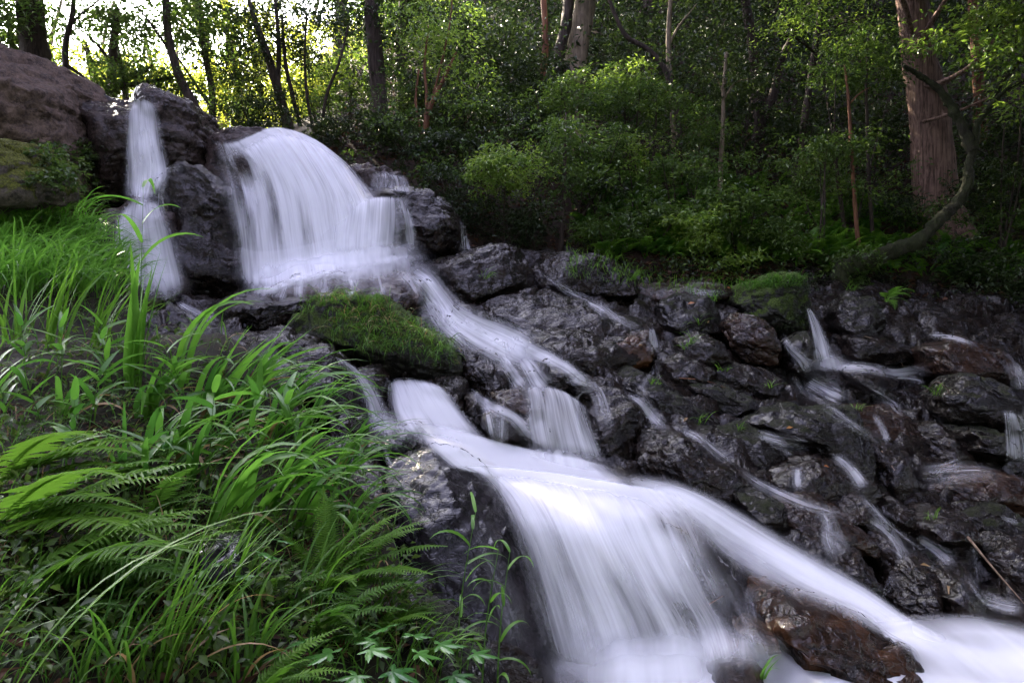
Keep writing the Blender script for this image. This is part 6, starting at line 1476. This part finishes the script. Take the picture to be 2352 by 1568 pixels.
rock_blades('block_dry_grass', [(690, 680, 900, 740, 685), (760, 690, 960, 770, 730), (880, 720, 1045, 800, 770)], 110, (.08, .26), (.003, .006), (-2.9, .9), (.2, 1.2), (1.0, 2.9), (.3, 1), mat='dryblade')
rock_blades('block_edge_grass', [(760, 740, 860, 800, 760), (820, 740, 900, 800, 760), (900, 770, 1050, 820, 800)], 170, (.16, .36), (.003, .006), (-2.2, -.6), (.2, 1.0), (1.8, 2.9), (.0, .8), up=-.3)
rock_blades('ledge_grass', [(1760, 640, 1846, 665, 636), (1700, 650, 1790, 670, 640)], 420, (.10, .24), (.003, .007), (-2.8, .2), (.4, 1.2), (1.2, 2.6), (.0, .5), up=-.1)
rock_blades('edge_grass', [(1300, 575, 1700, 640, 630)], 500, (.10, .22), (.003, .008), (-2.6, -.4), (.6, 1.3), (.9, 2.2), (.4, 1), up=-.2)
TUFTS = [('green tuft growing on the hump below the black boulder', 1115, 640, 12, .24), ('tiny green tuft on the wet slope under the block', 1605, 745, 12, .22), ('grass tuft on the moss capped block', 1590, 672, 22, .20), ('light tuft beside the moss capped block', 1640, 690, 16, .20), ('pale tuft at the fern bed edge over the slope', 1455, 640, 22, .22), ('straggly yellow tuft in the stones of the slope', 1585, 790, 12, .24), ('small tuft beneath the plum brown boulder', 1660, 850, 10, .16), ('yellow tuft on the end of the diagonal ridge', 1605, 970, 10, .18), ('wispy tuft on the low mossy boulder', 1700, 985, 8, .12), ('tuft at the corner of the shaggy moss boulder', 1965, 940, 12, .16), ('dry tuft caught among the driftwood twigs', 2155, 905, 14, .22), ('grass crown on the mossy drum shaped rock', 1955, 668, 24, .22), ('faint tuft on the dark ridge by the wide stream', 2145, 1190, 8, .14), ('tuft on the knobbly stone beside the shaded fall', 1770, 890, 10, .16), ('fine tuft on the diagonal ridge middle', 1500, 880, 14, .12), ('tuft on the mossy lump below the little spout', 1570, 800, 10, .14)]
for lab, px, py, n, L in TUFTS:
    h = sight(px, py)
    if h is None: continue
    clump(lab, 0, 0, n, (L * .6, L * 1.1), (.005, .009), (-3.1, .8), (.6, 1.45), (.9, 2.3), 'grass', (.3, 1), name='grass_tuft', cat='grass tuft', spread=.025, base=np.array(h[0]), lift=-.01)
fern('lit fern hanging beside the mossy drum shaped rock', np.array(P(2035, 690, 8.3)), 7, .34, rs, az=(-2.4, .4), elev=(.3, 1.0), bend=(.9, 1.8), npair=20, width=.22, pw=.24, tint=(.4, .9))
fern('fern at the foot of the lone thin sapling', np.array(P(1390, 585, 9.6)), 7, .40, rs, az=(-3, .2), elev=(.4, 1.0), bend=(.8, 1.6), npair=20, width=.22, pw=.24, tint=(.3, .8))
sb = P(1755, 1560, 3.35)
clump('small bright sprout of three leaves in the lowest foam', 0, 0, 5, (.11, .18), (.014, .020), (-1.2, 2.6), (1.0, 1.5), (.4, 1.6), 'broad', (.7, 1), name='sprout', cat='sprout', spread=.006, base=sb)

# dark creeper on the shaded foot of the huge boulder
def creeper(label, box, n, size, leaf):
    cl = []
    while len(cl) < 46:
        h = sight(rs.uniform(box[0], box[2]), rs.uniform(box[1], box[3]))
        if h is not None: cl.append((*(np.array(h[0]) + np.array(h[1]) * .03), rs.uniform(.06, .16)))
    V, F, tn = leaf_cloud(rs, cl, n, size, .5)
    return tag(mk('creeper_foliage', V, F, M[leaf], smooth=False, attrs={'tint': tn}), label, 'creeper')
creeper('dark creeper covering the foot of the huge brown boulder', (85, 325, 205, 440), 1500, .055, 'leaf_mid')
creeper('small ferny growth in the cleft beside the slim fall', (196, 330, 232, 440), 420, .05, 'leaf_dark')
creeper('mossy trailing growth on the back of the square mossy block', (1800, 650, 1848, 760), 500, .035, 'leaf_dark')

# ---------------------------------------------------------------- twigs and fallen leaves
def twig(label, pts, r=.008, name='twig', cat='twig', mat='twig', lift=.02):
    W = []
    for px, py in pts:
        h = sight(px, py)
        W.append(np.array(h[0]) + np.array([0, -.5, .5]) * lift * 1.4 if h is not None else P(px, py, 6))
    W = np.array(W)
    W[:, 1] = np.linspace(W[0, 1], W[-1, 1], len(W))
    W = np.array([P(px, py, y) for (px, py), y in zip(pts, W[:, 1])])
    V, F = tube(W, np.linspace(r, r * .35, len(W)), 6)
    t = mk(name, V, F, M[mat])
    return tag(t, label, cat)
twig('long pale straight stick lying over the dark rocks near the foam', [(2222, 1232), (2285, 1308), (2352, 1385)], .009)
twig('thin curved driftwood stick across the shaded pool', [(1985, 772), (2025, 785), (2062, 820), (2075, 842)], .007, mat='paleb')
twig('brown stalk lying on the angular mossy stone', [(1560, 868), (1615, 873), (1668, 890)], .006, mat='redb')
twig('forked dark driftwood caught against the black mossy cube', [(2128, 900), (2150, 878), (2172, 890), (2190, 920)], .011, mat='bark')
twig('short brown stalk leaning in the dark cleft', [(2025, 1035), (2055, 1080)], .005)
twig('fine brown stem standing in the veil of the lower fall', [(1608, 1400), (1640, 1380), (1660, 1368)], .004, mat='redb')
for lab, px, py, L, az in [('orange fallen leaf on the long wet ledge', 1668, 662, .07, .3), ('orange brown leaf stuck on the wet slope', 1580, 700, .08, .0), ('pale fallen leaf under the moss capped block', 1622, 742, .05, .6), ('brown curled leaf on the shiny black boulder', 1570, 970, .06, 1.0), ('yellow leaf on the shaggy moss boulder', 1805, 985, .06, .2), ('tan curled leaf on top of the black cracked boulder', 2112, 1300, .07, -.3), ('long tan leaf stuck to the second black boulder', 2178, 1345, .13, -.55), ('small orange leaf on the dripping shelf', 1890, 1072, .05, .0), ('tan leaf on the cracked silvery slab', 1465, 795, .05, .4)]:
    h = sight(px, py)
    if h is None: continue
    nn = np.array(h[1]); c = np.array(h[0]) + nn * .012
    d = np.array([np.cos(az), 0, np.sin(az)]); d = unit(d - nn * (d @ nn))
    V, F = leaf_batch(c[None], d[None], nn[None], np.array([L]), np.array([L * .42]), .25, .3)
    o = mk('fallen_leaf', V, F, M['orange' if 'orange' in lab or 'yellow' in lab else 'dryblade'], smooth=False, attrs={'tint': np.full(4, rs.uniform(.3, 1))})
    tag(o, lab, 'leaf')

# ---------------------------------------------------------------- unseen rest of the wood, with leaf clumps added for shade
rs = np.random.RandomState(5)
cl = []
for k in range(900):
    a = rs.uniform(-np.pi, np.pi)                                  # azimuth from +Y
    d = rs.uniform(11, 22)
    x, y = d * np.sin(a), 4 + d * np.cos(a)
    h = rs.uniform(-1, 13)
    if a < math.radians(52) and a > math.radians(-75): continue    # the view and the open valley upstream
    cl.append((x, y, h, rs.uniform(1.2, 2.6)))
for k in range(300):                                               # unseen boughs added to shade the slope
    x = rs.uniform(2.5, 12); y = rs.uniform(-4, 10)
    cl.append((x, y, rs.uniform(6.0, 11), rs.uniform(0.8, 1.8)))
for k in range(115):                                               # leaf clumps added to darken the hillside
    x = rs.uniform(1.2, 15); y = rs.uniform(11, 24)
    if x < 0.45 * (y - 11) - 1.5 and y < 20 and rs.uniform() < .5: continue
    cl.append((x, y, max(0.52 * y + 1.2, 7.5) + rs.uniform(0, 4), rs.uniform(0.8, 1.8)))
for k in range(12):                                                # clumps added to darken the lower end of the bank
    x = rs.uniform(-7, -0.6); y = rs.uniform(-3, 2.6)
    cl.append((x, y, rs.uniform(3.2, 6.0), rs.uniform(0.6, 1.2)))
for k in range(44):                                                # clumps added to keep the sun off the bank
    x = rs.uniform(-10, -3.6); y = rs.uniform(5.0, 11)
    if y > 8 and x > -4.5: continue
    cl.append((x, y, max(3.9, 0.5 * y + 0.9) + rs.uniform(0, 3), rs.uniform(0.6, 1.2)))
for k in range(40):  # clumps added up the sun rays to shade the lowest foam
    p = np.array([rs.uniform(2.2, 3.8), rs.uniform(3.1, 4.6), -1.5]) + rs.uniform(13, 24) * np.array(sd)
    cl.append((*p, rs.uniform(0.7, 1.1)))
for k in range(150):                                               # unseen clumps strung along the sun rays to shade bank and stream
    p = np.array([rs.uniform(-3.6, 4.0), rs.uniform(0.8, 7.0), -0.6]) + rs.uniform(11, 19) * np.array(sd)
    cl.append((*p, rs.uniform(0.6, 1.1)))
cl = np.array(cl)
yy = np.maximum(cl[:, 1], 0.3); rp = (cl[:, 3] + 0.7) / (yy * K)            # none of it hangs into the view
uu, vv = 1176 + cl[:, 0] / (yy * K), 784 - cl[:, 2] / (yy * K)
cl = cl[~((cl[:, 1] > 0) & (uu > -rp) & (uu < 2352 + rp) & (vv > -rp) & (vv < 1568 + rp))]
V, F, tn = leaf_cloud(rs, cl, 105000, 0.46, 0.62, flat=0.8)
tag(mk('woods_and_added_shade', V, F, M['leaf_dark'], smooth=False, attrs={'tint': tn}), kind='stuff')
